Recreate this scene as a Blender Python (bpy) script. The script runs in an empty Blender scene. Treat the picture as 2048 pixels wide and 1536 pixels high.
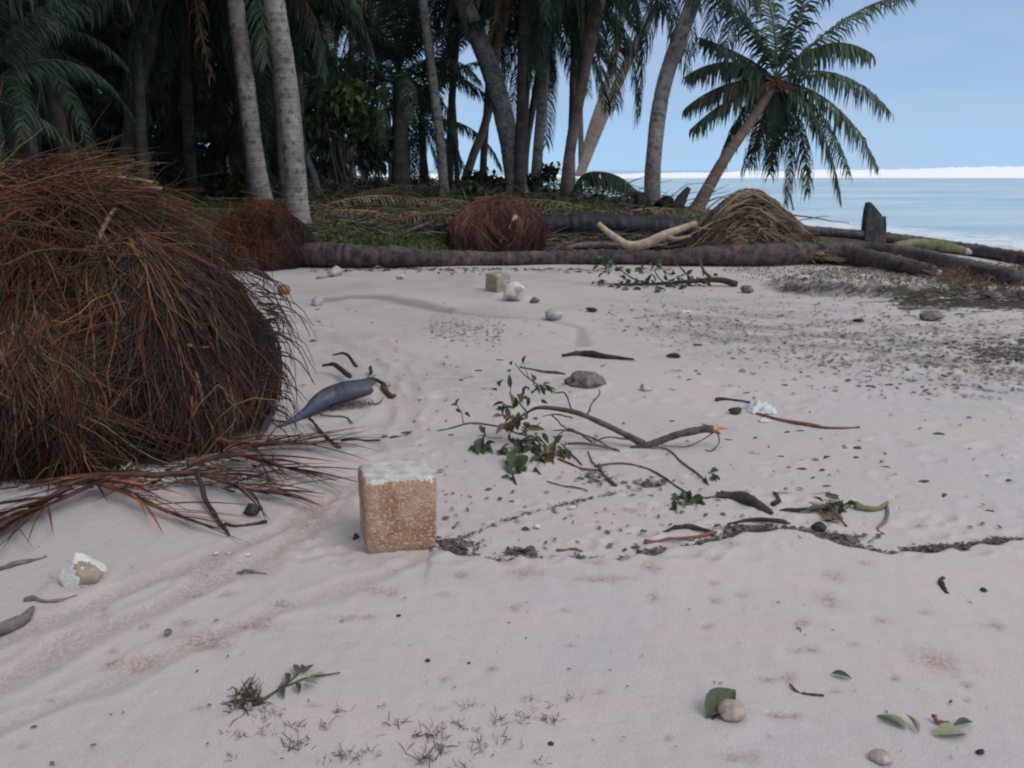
import bpy, bmesh, math, random
import numpy as np
from mathutils import Vector, Matrix, noise as mnoise

sc = bpy.context.scene
col = sc.collection
rng = np.random.default_rng(7)
random.seed(7)

# ------------------------------------------------------------------ camera
H = 1.5
F = 1773.0                       # focal length in photo pixels (2048 wide)
PITCH = math.atan(428.0 / F)
cam = bpy.data.cameras.new('camera'); camo = bpy.data.objects.new('camera', cam); col.objects.link(camo)
cam.sensor_width = 36.0; cam.lens = F / 2048.0 * 36.0
cam.clip_start = 0.05; cam.clip_end = 8000
camo.location = (0, 0, H); camo.rotation_euler = (math.pi / 2 - PITCH, 0, 0)
sc.camera = camo

# ------------------------------------------------------------------ sky, sun, exposure
SUN_EL, SUN_AZ = math.radians(50), math.radians(128)     # azimuth clockwise from +Y
w = bpy.data.worlds.new('World'); sc.world = w; w.use_nodes = True
nt = w.node_tree; nt.nodes.clear()
def wn(t, **k):
    n = nt.nodes.new(t)
    for a, b in k.items(): setattr(n, a, b)
    return n
out = wn('ShaderNodeOutputWorld'); bg = wn('ShaderNodeBackground'); bg.inputs[1].default_value = 0.1
sky = wn('ShaderNodeTexSky', sky_type='NISHITA'); sky.sun_disc = False
sky.sun_elevation = SUN_EL; sky.sun_rotation = SUN_AZ
tc = wn('ShaderNodeTexCoord'); sep = wn('ShaderNodeSeparateXYZ')
nt.links.new(tc.outputs['Generated'], sep.inputs[0])
ramp = wn('ShaderNodeValToRGB')
e = ramp.color_ramp.elements
e[0].position = 0.0; e[0].color = (0.42, 0.68, 0.95, 1)
e[1].position = 1.0; e[1].color = (0.98, 0.93, 0.91, 1)
for p, c in ((0.035, (0.38, 0.62, 0.92)), (0.09, (0.34, 0.52, 0.79)), (0.19, (0.33, 0.46, 0.72)), (0.45, (0.62, 0.68, 0.82))):
    q = e.new(p); q.color = (*c, 1)
nt.links.new(sep.outputs[2], ramp.inputs[0])
mp = wn('ShaderNodeMapping'); mp.inputs['Scale'].default_value = (1.6, 1.6, 7.0)
nt.links.new(tc.outputs['Generated'], mp.inputs[0])
nz = wn('ShaderNodeTexNoise'); nz.inputs['Scale'].default_value = 2.6; nz.inputs['Detail'].default_value = 6; nz.inputs['Roughness'].default_value = 0.55
nt.links.new(mp.outputs[0], nz.inputs['Vector'])
cr = wn('ShaderNodeValToRGB'); cr.color_ramp.elements[0].position = 0.44; cr.color_ramp.elements[1].position = 0.74
nt.links.new(nz.outputs[0], cr.inputs[0])
mul = wn('ShaderNodeMath', operation='MULTIPLY'); mul.inputs[1].default_value = 0.8
nt.links.new(cr.outputs[0], mul.inputs[0])
mixc = wn('ShaderNodeMixRGB'); mixc.inputs[2].default_value = (0.47, 0.57, 0.79, 1)
nt.links.new(mul.outputs[0], mixc.inputs[0]); nt.links.new(ramp.outputs[0], mixc.inputs[1])
scl = wn('ShaderNodeVectorMath', operation='SCALE'); scl.inputs['Scale'].default_value = 10.0
nt.links.new(mixc.outputs[0], scl.inputs[0])
mixs = wn('ShaderNodeMixRGB'); mixs.inputs[0].default_value = 0.93
nt.links.new(sky.outputs[0], mixs.inputs[1]); nt.links.new(scl.outputs[0], mixs.inputs[2])
nt.links.new(mixs.outputs[0], bg.inputs[0]); nt.links.new(bg.outputs[0], out.inputs[0])

sun = bpy.data.lights.new('sun', 'SUN'); suno = bpy.data.objects.new('sun', sun); col.objects.link(suno)
sun.energy = 1.2; sun.angle = math.radians(32); sun.color = (1.0, 0.94, 0.86)
sd = Vector((math.sin(SUN_AZ) * math.cos(SUN_EL), math.cos(SUN_AZ) * math.cos(SUN_EL), math.sin(SUN_EL)))
suno.rotation_euler = sd.to_track_quat('Z', 'Y').to_euler(); suno.location = sd * 50

vs = sc.view_settings
sc.display_settings.display_device = 'sRGB'
vs.view_transform = 'Standard'; vs.look = 'None'; vs.exposure = 0.0; vs.gamma = 1.0; vs.use_curve_mapping = False
sc.cycles.filter_width = 2.1            # the phone's soft lens
sc.cycles.max_bounces = 5; sc.cycles.diffuse_bounces = 3; sc.cycles.glossy_bounces = 2
sc.cycles.transmission_bounces = 2; sc.cycles.transparent_max_bounces = 4

# ------------------------------------------------------------------ terrain height and placing helpers
def sm(a, b, x):
    t = np.clip((x - a) / (b - a), 0, 1)
    return t * t * (3 - 2 * t)
def shore(x, y): return 0.97 * (x - 15.5) + 0.25 * (y - 28)
SEA = -0.8
def hz(x, y):
    x = np.asarray(x, float); y = np.asarray(y, float)
    d = shore(x, y)
    z = -0.8 * sm(-12, -0.5, d) - 2.5 * sm(-0.5, 30, d)
    z = z + (0.5 * sm(14.6, 16.9, y) + 0.2 * sm(16.9, 21, y) + 0.22 * sm(21, 34, y)) * sm(-8.5, -13.5, d)
    z = z + (0.016 * np.sin(1.3 * x + 0.6 * y + 1) + 0.012 * np.sin(2.3 * y - 0.9 * x) + 0.008 * np.sin(3.1 * x + 1.7 * y))
    q = np.sqrt(((x - 5.35) / 1.9) ** 2 + ((y - 11.55) / 1.25) ** 2) + 0.06 * np.sin(5 * x) + 0.04 * np.sin(11 * x + 3 * y)
    z = z + 0.14 * sm(1.05, 0.8, q)
    return z
def sm1(a, b, x):
    t = (x - a) / (b - a); t = 0.0 if t < 0 else (1.0 if t > 1 else t)
    return t * t * (3 - 2 * t)
def hz1(x, y):
    d = 0.97 * (x - 15.5) + 0.25 * (y - 28)
    z = -0.8 * sm1(-12, -0.5, d) - 2.5 * sm1(-0.5, 30, d)
    z += (0.5 * sm1(14.6, 16.9, y) + 0.2 * sm1(16.9, 21, y) + 0.22 * sm1(21, 34, y)) * sm1(-8.5, -13.5, d)
    z += 0.016 * math.sin(1.3 * x + 0.6 * y + 1) + 0.012 * math.sin(2.3 * y - 0.9 * x) + 0.008 * math.sin(3.1 * x + 1.7 * y)
    q = math.sqrt(((x - 5.35) / 1.9) ** 2 + ((y - 11.55) / 1.25) ** 2) + 0.06 * math.sin(5 * x) + 0.04 * math.sin(11 * x + 3 * y)
    return z + 0.14 * sm1(1.05, 0.8, q)
cP, sP = math.cos(PITCH), math.sin(PITCH)
def ray(px, py):
    cx = (px - 1024) / F; cy = -(py - 768) / F
    return np.array([cx, cP + cy * sP, -sP + cy * cP])
CAM = np.array([0, 0, H])
def gp(px, py):                           # photo pixel -> point on the ground
    dx, dy, dz = (float(q) for q in ray(px, py)); t = 1.0; prev = 1.0
    while t < 400:
        if H + dz * t < hz1(dx * t, dy * t): break
        prev = t; t *= 1.012
    a, b = prev, t
    for _ in range(22):
        m = (a + b) / 2
        if H + dz * m < hz1(dx * m, dy * m): b = m
        else: a = m
    return np.array([dx * b, dy * b, hz1(dx * b, dy * b)])
def at(px, py, Y):                        # photo pixel -> point at distance Y
    d = ray(px, py); return CAM + d * (Y / d[1])
def depth(p): return p[1] * cP + (H - p[2]) * sP
def pxm(p): return depth(p) / F           # metres per photo pixel there

# ------------------------------------------------------------------ materials
def mat(name, c1, c2, scale=6.0, rough=0.85, bump=0.3, bscale=None, tint=False, trans=0.0, spec=0.3, detail=6.0, lo=0.35, hi=0.65, c3=None, s3=40.0, coord='Object', stretch=None):
    m = bpy.data.materials.new(name); m.use_nodes = True
    t = m.node_tree; t.nodes.clear(); L = t.links.new
    o = t.nodes.new('ShaderNodeOutputMaterial'); b = t.nodes.new('ShaderNodeBsdfPrincipled')
    tcn = t.nodes.new('ShaderNodeTexCoord')
    src = tcn.outputs[coord]
    if stretch:
        mpn = t.nodes.new('ShaderNodeMapping'); mpn.inputs['Scale'].default_value = stretch; L(src, mpn.inputs[0]); src = mpn.outputs[0]
    n = t.nodes.new('ShaderNodeTexNoise'); n.inputs['Scale'].default_value = scale; n.inputs['Detail'].default_value = detail; n.inputs['Roughness'].default_value = 0.6
    L(src, n.inputs['Vector'])
    r = t.nodes.new('ShaderNodeValToRGB'); r.color_ramp.elements[0].position = lo; r.color_ramp.elements[1].position = hi
    r.color_ramp.elements[0].color = (*c1, 1); r.color_ramp.elements[1].color = (*c2, 1)
    L(n.outputs[0], r.inputs[0]); c = r.outputs[0]
    if c3:
        n3 = t.nodes.new('ShaderNodeTexNoise'); n3.inputs['Scale'].default_value = s3; n3.inputs['Detail'].default_value = 3; L(src, n3.inputs['Vector'])
        r3 = t.nodes.new('ShaderNodeValToRGB'); r3.color_ramp.elements[0].position = 0.52; r3.color_ramp.elements[1].position = 0.66; L(n3.outputs[0], r3.inputs[0])
        mx = t.nodes.new('ShaderNodeMixRGB'); L(r3.outputs[0], mx.inputs[0]); L(c, mx.inputs[1]); mx.inputs[2].default_value = (*c3, 1); c = mx.outputs[0]
    if tint:
        a = t.nodes.new('ShaderNodeAttribute'); a.attribute_name = 'tint'
        mx = t.nodes.new('ShaderNodeMixRGB'); mx.blend_type = 'MULTIPLY'; mx.inputs[0].default_value = 1; L(c, mx.inputs[1]); L(a.outputs[0], mx.inputs[2]); c = mx.outputs[0]
    L(c, b.inputs['Base Color']); b.inputs['Roughness'].default_value = rough; b.inputs['Specular IOR Level'].default_value = spec
    if bump:
        nb = t.nodes.new('ShaderNodeTexNoise'); nb.inputs['Scale'].default_value = bscale or scale * 4; nb.inputs['Detail'].default_value = 6; L(src, nb.inputs['Vector'])
        bp = t.nodes.new('ShaderNodeBump'); bp.inputs['Strength'].default_value = bump; bp.inputs['Distance'].default_value = 0.02; L(nb.outputs[0], bp.inputs['Height']); L(bp.outputs[0], b.inputs['Normal'])
    if trans:
        tr = t.nodes.new('ShaderNodeBsdfTranslucent'); L(c, tr.inputs[0])
        ms = t.nodes.new('ShaderNodeMixShader'); ms.inputs[0].default_value = trans; L(b.outputs[0], ms.inputs[1]); L(tr.outputs[0], ms.inputs[2]); L(ms.outputs[0], o.inputs[0])
    else: L(b.outputs[0], o.inputs[0])
    return m
W1 = (1, 1, 1)
M = {}
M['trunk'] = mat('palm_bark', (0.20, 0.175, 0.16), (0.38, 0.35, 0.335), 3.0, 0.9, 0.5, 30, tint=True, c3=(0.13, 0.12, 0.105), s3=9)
M['trunk_shaded'] = mat('shaded_palm_bark', (0.07, 0.06, 0.05), (0.15, 0.13, 0.115), 3.0, 0.9, 0.5, 25, tint=True)  # darker copy of the palm bark, with the grove's shade put into its colour
M['trunk_brown'] = mat('brown_bark', (0.16, 0.115, 0.09), (0.32, 0.245, 0.20), 3.0, 0.9, 0.5, 30, tint=True)
M['trunk_wet'] = mat('wet_dark_bark', (0.035, 0.034, 0.042), (0.085, 0.075, 0.08), 5.0, 0.6, 0.7, 24, tint=True, c3=(0.14, 0.10, 0.08), s3=7)
M['trunk_mossy'] = mat('rough_fallen_bark', (0.030, 0.026, 0.028), (0.115, 0.095, 0.09), 9.0, 0.85, 0.9, 22, tint=True, c3=(0.14, 0.09, 0.08), s3=5)
M['trunk_blue'] = mat('wet_blue_grey_bark', (0.013, 0.014, 0.026), (0.034, 0.034, 0.052), 4.0, 0.5, 0.5, 20, tint=True)
M['frond'] = mat('palm_leaf', (0.024, 0.043, 0.032), (0.066, 0.098, 0.062), 1.2, 0.55, 0, tint=True, trans=0.18, spec=0.25)
M['frond_dry'] = mat('dry_palm_leaf', (0.155, 0.12, 0.095), (0.42, 0.345, 0.27), 3.0, 0.8, 0, tint=True, trans=0.1)
M['bush'] = mat('bush_leaf', (0.035, 0.052, 0.028), (0.09, 0.118, 0.058), 2.0, 0.55, 0, tint=True, trans=0.2, spec=0.4)
M['grass'] = mat('grass_blade', (0.11, 0.13, 0.07), (0.23, 0.25, 0.14), 1.5, 0.7, 0, tint=True, trans=0.2)
M['fibre'] = mat('root_fibre', (0.75, 0.75, 0.75), (1, 1, 1), 14, 0.85, 0, tint=True)
M['soil'] = mat('root_soil', (0.025, 0.018, 0.014), (0.09, 0.05, 0.03), 9, 0.95, 0.9, 30)
M['soil_orange'] = mat('orange_root_soil', (0.07, 0.028, 0.014), (0.20, 0.08, 0.035), 6, 0.95, 0.9, 26)
M['soil_red'] = mat('red_root_soil', (0.06, 0.03, 0.025), (0.16, 0.075, 0.06), 6, 0.95, 0.9, 26)
M['wood_pale'] = mat('pale_bare_wood', (0.34, 0.25, 0.17), (0.56, 0.45, 0.34), 8, 0.75, 0.3)
M['wood_grey'] = mat('grey_driftwood', (0.10, 0.09, 0.085), (0.24, 0.21, 0.19), 12, 0.85, 0.5)
M['wood_dark'] = mat('dark_wet_wood', (0.02, 0.018, 0.018), (0.07, 0.058, 0.052), 14, 0.7, 0.6)
M['wood_red'] = mat('red_stick', (0.15, 0.055, 0.045), (0.28, 0.125, 0.10), 12, 0.7, 0.4)
M['branch'] = mat('branch_bark', (0.055, 0.05, 0.04), (0.15, 0.13, 0.10), 16, 0.8, 0.4)
M['splinter'] = mat('fresh_split_wood', (0.55, 0.24, 0.10), (0.75, 0.42, 0.22), 30, 0.7, 0.5)
M['leaf'] = mat('green_leaf', (0.035, 0.06, 0.028), (0.085, 0.115, 0.055), 9, 0.45, 0.2, trans=0.15, spec=0.45)
M['leaf_brown'] = mat('brown_leaf', (0.10, 0.065, 0.035), (0.22, 0.16, 0.09), 9, 0.6, 0.2, trans=0.15)
M['leaf_yellow'] = mat('yellowing_leaf', (0.20, 0.17, 0.07), (0.34, 0.28, 0.13), 9, 0.5, 0.2, trans=0.15)
M['leaf_lime'] = mat('lime_leaf', (0.20, 0.235, 0.125), (0.36, 0.38, 0.23), 20, 0.5, 0.2, trans=0.15)
M['reddry'] = mat('red_dry_leaf', (0.06, 0.03, 0.026), (0.19, 0.092, 0.07), 5, 0.75, 0.3, tint=True)
M['sheath'] = mat('blue_grey_sheath', (0.020, 0.025, 0.046), (0.065, 0.072, 0.11), 7, 0.4, 0.35, stretch=(1, 1, 1), spec=0.5)
M['rock_white'] = mat('white_coral', (0.56, 0.53, 0.48), (0.78, 0.77, 0.74), 9, 0.9, 0.6, 40, c3=(0.34, 0.28, 0.21), s3=6)
M['coral'] = mat('white_coral_clean', (0.62, 0.59, 0.54), (0.80, 0.79, 0.76), 9, 0.9, 0.6, 60)
M['coral_tan'] = mat('tan_hollow_coral', (0.26, 0.20, 0.14), (0.42, 0.35, 0.27), 16, 0.95, 0.6, 60)
M['rock_grey'] = mat('grey_rock', (0.10, 0.09, 0.082), (0.22, 0.195, 0.175), 14, 0.9, 0.9, 50, c3=(0.28, 0.25, 0.22), s3=30)
M['rock_buff'] = mat('buff_rock', (0.25, 0.215, 0.165), (0.42, 0.37, 0.30), 14, 0.9, 0.7, 40)
M['rock_lilac'] = mat('lilac_grey_rock', (0.30, 0.28, 0.29), (0.52, 0.50, 0.52), 10, 0.9, 0.6, 40)
M['clod'] = mat('dark_clod', (0.028, 0.025, 0.024), (0.085, 0.072, 0.065), 20, 0.95, 0.8, 60)
M['scrap'] = mat('dull_scrap', (0.07, 0.062, 0.058), (0.16, 0.135, 0.12), 20, 0.95, 0.6, 60)
M['husk'] = mat('coconut_husk', (0.15, 0.075, 0.032), (0.34, 0.19, 0.08), 7, 0.8, 0.6, 30)
M['plastic'] = mat('white_plastic', (0.70, 0.73, 0.76), (0.82, 0.84, 0.86), 20, 0.35, 0, trans=0.2, spec=0.5)
M['concrete_white'] = mat('limed_concrete', (0.44, 0.425, 0.395), (0.66, 0.645, 0.61), 14, 0.95, 0.5, 70, c3=(0.42, 0.40, 0.36), s3=22)
M['concrete_brown'] = mat('brown_aggregate', (0.36, 0.175, 0.105), (0.60, 0.40, 0.28), 7, 0.95, 0.9, 110, c3=(0.62, 0.50, 0.38), s3=85)
M['litter'] = mat('litter', (0.8, 0.8, 0.8), (1, 1, 1), 20, 0.85, 0, tint=True)
M['mossy'] = mat('yellow_green_stem', (0.10, 0.115, 0.045), (0.23, 0.22, 0.11), 6, 0.7, 0.4)
M['foam'] = mat('foam', (0.86, 0.88, 0.9), (0.92, 0.94, 0.95), 2, 0.9, 0.0)
M['shell'] = mat('shell', (0.26, 0.19, 0.16), (0.50, 0.42, 0.37), 26, 0.5, 0.3)
M['post'] = mat('pale_weathered_post', (0.32, 0.33, 0.33), (0.50, 0.50, 0.50), 6, 0.9, 0.3)

# ------------------------------------------------------------------ mesh helpers
class MB:
    def __init__(s): s.V = []; s.Q = []; s.T = []; s.C = []; s.n = 0
    def add(s, V, Q=None, T=None, tint=None):
        V = np.asarray(V, float).reshape(-1, 3)
        if Q is not None and len(Q): s.Q.append(np.asarray(Q).reshape(-1, 4) + s.n)
        if T is not None and len(T): s.T.append(np.asarray(T).reshape(-1, 3) + s.n)
        c = np.ones((len(V), 4))
        if tint is not None: c[:, :3] = tint
        s.C.append(c); s.V.append(V); s.n += len(V); return s
    def tubes(s, P, R, k=3, tint=None, cap=False):
        """P (n,m,3) centre lines, R (n,m) radii"""
        P = np.asarray(P, float); R = np.asarray(R, float)
        if P.ndim == 2: P = P[None]; R = R[None]
        n, m, _ = P.shape
        T = np.gradient(P, axis=1); T /= np.linalg.norm(T, axis=2, keepdims=True) + 1e-9
        mean = P[:, -1] - P[:, 0]
        ref = np.where(np.abs(mean[:, 2:3]) > 0.8 * np.linalg.norm(mean, axis=1, keepdims=True), np.array([[1.0, 0.1, 0]]), np.array([[0.05, 0.1, 1.0]]))
        N = np.cross(T, ref[:, None, :]); N /= np.linalg.norm(N, axis=2, keepdims=True) + 1e-9
        B = np.cross(T, N)
        a = np.arange(k) * 2 * np.pi / k
        V = P[:, :, None, :] + R[:, :, None, None] * (np.cos(a)[None, None, :, None] * N[:, :, None, :] + np.sin(a)[None, None, :, None] * B[:, :, None, :])
        i = np.arange(n)[:, None, None] * m * k; j = np.arange(m - 1)[None, :, None] * k; q = np.arange(k)[None, None, :]; q2 = (q + 1) % k
        Q = np.stack([i + j + q, i + j + q2, i + j + k + q2, i + j + k + q], -1).reshape(-1, 4)
        tt = None
        if tint is not None:
            tint = np.asarray(tint, float)
            if tint.ndim == 1: tt = tint
            elif tint.ndim == 2: tt = np.repeat(tint, m * k, axis=0)
            else: tt = np.repeat(tint.reshape(-1, 3), k, axis=0)
        Tt = None
        if cap:
            Tt = []
            for ii in range(n):
                b0 = ii * m * k; b1 = b0 + (m - 1) * k
                for c in range(1, k - 1): Tt.append((b0, b0 + c + 1, b0 + c)); Tt.append((b1, b1 + c, b1 + c + 1))
        return s.add(V.reshape(-1, 3), Q, Tt, tt)
    def strips(s, P, W, D, tint=None):
        """ribbons: P (n,m,3), half widths W (n,m), width direction D (n,m,3) or (n,1,3)"""
        P = np.asarray(P, float); n, m, _ = P.shape
        D = D / (np.linalg.norm(D, axis=2, keepdims=True) + 1e-9)
        V = np.stack([P - D * W[..., None], P + D * W[..., None]], 2)
        i = np.arange(n)[:, None] * m * 2; j = np.arange(m - 1)[None, :] * 2
        Q = np.stack([i + j, i + j + 1, i + j + 3, i + j + 2], -1).reshape(-1, 4)
        tt = None
        if tint is not None:
            tint = np.asarray(tint, float)
            tt = tint if tint.ndim == 1 else np.repeat(tint, m * 2, axis=0)
        return s.add(V.reshape(-1, 3), Q, None, tt)
    def mesh(s, name, m, smooth=True):
        V = np.concatenate(s.V); C = np.concatenate(s.C)
        Q = np.concatenate(s.Q) if s.Q else np.zeros((0, 4), int)
        T = np.concatenate(s.T) if s.T else np.zeros((0, 3), int)
        me = bpy.data.meshes.new(name)
        me.vertices.add(len(V)); me.vertices.foreach_set('co', V.astype(np.float32).ravel())
        li = np.concatenate([Q.ravel(), T.ravel()]).astype(np.int32)
        me.loops.add(len(li)); me.loops.foreach_set('vertex_index', li)
        npoly = len(Q) + len(T); me.polygons.add(npoly)
        st = np.concatenate([np.arange(len(Q)) * 4, len(Q) * 4 + np.arange(len(T)) * 3]).astype(np.int32)
        me.polygons.foreach_set('loop_start', st)
        if smooth: me.polygons.foreach_set('use_smooth', np.ones(npoly, bool))
        a = me.attributes.new('tint', 'FLOAT_COLOR', 'POINT'); a.data.foreach_set('color', C.astype(np.float32).ravel())
        me.update(calc_edges=True)
        for q in (m if isinstance(m, (list, tuple)) else [m]): me.materials.append(q)
        return me
def link(name, me, parent=None, loc=None):
    o = bpy.data.objects.new(name, me); col.objects.link(o)
    if parent: o.parent = parent
    if loc is not None: o.location = loc
    return o
def tag(o, label, cat, group=None):
    o['label'] = label; o['category'] = cat
    if group: o['group'] = group
    return o
def thing(name, loc, label, cat, group=None):
    o = bpy.data.objects.new(name, None); col.objects.link(o); o.location = loc; o.empty_display_size = 0.1
    return tag(o, label, cat, group)
def kind(o, k): o['kind'] = k; return o
def curve_pts(pts, n):                    # Catmull-Rom resample
    P = np.asarray(pts, float)
    if len(P) == 2: return P[0] + (P[1] - P[0]) * np.linspace(0, 1, n)[:, None]
    Q = np.vstack([2 * P[0] - P[1], P, 2 * P[-1] - P[-2]])
    t = np.linspace(0, len(P) - 1 - 1e-6, n); i = t.astype(int); f = (t - i)[:, None]
    a, b, c, d = Q[i], Q[i + 1], Q[i + 2], Q[i + 3]
    return 0.5 * ((2 * b) + (c - a) * f + (2 * a - 5 * b + 4 * c - d) * f ** 2 + (3 * b - a - 3 * c + d) * f ** 3)
def interp(vals, n): return np.interp(np.linspace(0, 1, n), np.linspace(0, 1, len(vals)), vals)
def wob(n, amp, fr=1.0):                  # smooth 3D wobble along n samples
    t = np.linspace(0, 1, n)[:, None]
    return sum(amp / k * np.sin(2 * np.pi * (k * fr * t + rng.random((1, 3)))) for k in (1, 2, 3)) * 0.6

# ------------------------------------------------------------------ ground sheet (sand)
def seg_dist(x, y, pts):
    best = np.full(x.shape, 1e9)
    for (ax, ay), (bx, by) in zip(pts[:-1], pts[1:]):
        dx, dy = bx - ax, by - ay; L2 = dx * dx + dy * dy
        t = np.clip(((x - ax) * dx + (y - ay) * dy) / L2, 0, 1)
        best = np.minimum(best, np.hypot(x - ax - t * dx, y - ay - t * dy))
    return best
def px_line(pl): return [tuple(gp(*p)[:2]) for p in pl]
swash = px_line([(868, 1085), (890, 1108), (985, 1124), (1110, 1118), (1240, 1122), (1390, 1094), (1500, 1068), (1590, 1062), (1640, 1082), (1740, 1107), (1830, 1112), (1940, 1098), (2048, 1084), (2300, 1050)])
swash2 = px_line([(905, 1088), (960, 1064), (1040, 1035), (1140, 1010), (1250, 985), (1330, 972)])
def build_sand():
    ys = [-6, -4, -2, -1, 0, 0.7, 1.2]
    y = 1.5
    while y < 9: ys.append(y); y *= 1.0042
    while y < 22: ys.append(y); y *= 1.009
    while y < 80: ys.append(y); y *= 1.04
    ys += [100, 140, 200, 320, 500, 900, 1600, 3000]
    ys = np.array(ys)
    u = np.linspace(-0.72, 0.72, 420)
    side = 0.72 + np.cumsum(0.006 * 1.18 ** np.arange(30)); side = side[side < 9]
    u = np.concatenate([-side[::-1], u, side])
    Y = np.repeat(ys[:, None], len(u), 1); X = u[None, :] * np.sqrt(Y * Y + 1.0)
    Z = hz(X, Y)
    near = (Y < 16)
    st = np.zeros_like(X); wet = np.zeros_like(X)
    x, yy = X[near], Y[near]
    dz = np.zeros_like(x); s = np.zeros_like(x); wv = np.zeros_like(x)
    rg = np.random.default_rng(3)
    # tyre tracks and drag marks
    for pl, wd, dp, stn in (
        ([(-60, 1400), (120, 1300), (330, 1205), (520, 1120), (650, 1040), (715, 960)], 0.055, 0.008, 0.55),
        ([(-60, 1300), (150, 1220), (380, 1130), (560, 1060), (660, 985)], 0.05, 0.008, 0.5),
        ([(-60, 1480), (260, 1345), (520, 1230), (760, 1150), (900, 1090)], 0.04, 0.006, 0.35),
        ([(750, 900), (770, 850), (785, 790), (765, 735), (700, 695), (600, 655)], 0.07, 0.014, 0.1),
        ([(795, 890), (815, 830), (820, 780), (800, 730)], 0.06, 0.012, 0.1),
        ([(920, 752), (800, 705), (690, 662), (590, 640)], 0.07, 0.014, 0.1),
        ([(640, 700), (760, 760), (900, 755)], 0.05, 0.010, 0.1)):
        d = seg_dist(x, yy, px_line(pl)) / wd
        d = d * (1 + 0.25 * np.sin(9 * yy + 4 * x) + 0.2 * np.sin(23 * x))
        dz += dp * (-np.exp(-d ** 2) + 0.55 * np.exp(-((d - 1.6) / 0.5) ** 2))
        s += stn * np.exp(-(d / 1.4) ** 2)
    for pl, wd, a in (([(640, 600), (700, 592), (760, 594), (830, 606), (880, 618)], 0.16, 0.9), ([(880, 620), (980, 632), (1100, 640), (1160, 655), (1165, 690)], 0.06, 0.55)):
        d = seg_dist(x, yy, px_line(pl)) / wd
        d = d + 0.3 * np.sin(7 * x) * np.sin(5 * yy)
        wv += a * np.exp(-np.clip(d, 0, None) ** 4); dz -= 0.012 * np.exp(-np.clip(d, 0, None) ** 4)
    stains = [(390, 1190, 13, 5), (455, 1187, 13, 5), (225, 1325, 20, 10), (285, 1325, 24, 12), (400, 1275, 42, 12), (425, 1292, 30, 8), (510, 1250, 38, 10), (370, 1245, 18, 8),
              (745, 1180, 14, 8), (780, 1182, 14, 8), (885, 1190, 10, 4), (690, 1233, 22, 5), (735, 1232, 18, 4), (920, 1155, 17, 6), (1050, 1150, 32, 9), (1025, 1215, 14, 7), (1200, 1162, 50, 6), (1300, 1140, 20, 8),
              (1415, 1122, 15, 7), (1665, 1153, 18, 10), (1655, 1198, 20, 13), (1600, 1243, 20, 6), (1590, 1299, 14, 5), (1620, 1296, 14, 6), (1530, 1358, 18, 6), (1570, 1354, 18, 7), (1560, 1428, 34, 6), (1475, 1510, 36, 9), (1725, 1130, 14, 4),
              (1870, 1320, 40, 22), (1460, 1092, 16, 5), (1305, 1195, 12, 8), (1260, 1020, 14, 5), (330, 1268, 12, 5), (560, 1205, 18, 6), (1190, 1130, 20, 5), (1430, 1200, 14, 5), (1985, 1250, 20, 8), (1760, 1240, 16, 6)]
    stains += [(rg.uniform(40, 2000), rg.uniform(1150, 1500), rg.uniform(6, 14), rg.uniform(3, 6)) for _ in range(26)]
    for (a, b, ra, rb) in stains:
        c = gp(a, b); k = pxm(c); dep = math.atan2(H - c[2], c[1])
        rx = ra * k; ry = rb * k / math.sin(dep)
        q = ((x - c[0]) / rx) ** 2 + ((yy - c[1]) / ry) ** 2
        q = q * (1 + 0.5 * np.sin(60 * x + 40 * yy + a) * np.sin(75 * yy - 30 * x))
        g = np.exp(-q * 0.9); s += 0.95 * g; dz -= 0.006 * g
    for (a, b_, rr_, hh_) in ((797, 1082, 0.155, 0.016), (154, 1172, 0.09, 0.012), (1173, 772, 0.13, 0.014), (1466, 1440, 0.05, 0.006), (1020, 596, 0.2, 0.02)):
        c = gp(a, b_); q = np.hypot(x - c[0], yy - c[1] - 0.1 * (rr_ > 0.14)) + 0.012 * np.sin(30 * x) * np.sin(27 * yy); dz += hh_ * np.exp(-((q - rr_) / 0.045) ** 2)
    # pocks and prints
    for _ in range(420):
        b = rg.uniform(600, 1130); a = rg.uniform(580, 2100)
        c = gp(a, b); r = rg.uniform(0.02, 0.06) * (1.4 if b < 900 else 0.9)
        m = (np.abs(x - c[0]) < 3 * r) & (np.abs(yy - c[1]) < 3 * r)
        q = ((x[m] - c[0]) ** 2 + ((yy[m] - c[1]) / 0.8) ** 2) / r ** 2
        dz[m] += rg.uniform(0.2, 1) * 0.012 * (-np.exp(-q) + 0.5 * np.exp(-((np.sqrt(q) - 1.7) / 0.4) ** 2))
    # swash edge: a thin lip of fresh sand on the near side of the wrack line
    sw = np.array(swash); o = np.argsort(sw[:, 0]); yl = np.interp(x, sw[o, 0], sw[o, 1], left=-9, right=-9)
    t = yl + 0.012 * np.sin(40 * x) - yy
    lip = sm(-0.012, 0.02, t) * sm(0.55, 0.05, t) * (yl > 0)
    dz += 0.016 * lip
    dz += 0.0015 * np.sin(16 * x + 3 * np.sin(2 * yy)) * np.sin(11 * yy + 2 * x)
    for f, am in ((23, .0009), (41, .0007), (70, .0006)):
        ang = rg.uniform(0, 6, 4)
        dz += am * sum(np.sin(f * (math.cos(q) * x + math.sin(q) * yy) + q * 5) for q in ang) * 0.6
    dpt = yy * cP + H * sP; pxx = 1024 + F * x / dpt; pyy = 768 + F * (yy * -sP + H * cP) / dpt
    lo = 640 + 0.11 * (pxx - 1350); bw = 40 + 0.05 * (pxx - 1250)
    pat = 0.5 + 0.28 * np.sin(4.1 * x + 6.3 * yy) + 0.28 * np.sin(9.7 * yy - 3.3 * x + 1) + 0.2 * np.sin(17 * yy + 7 * x)
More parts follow.
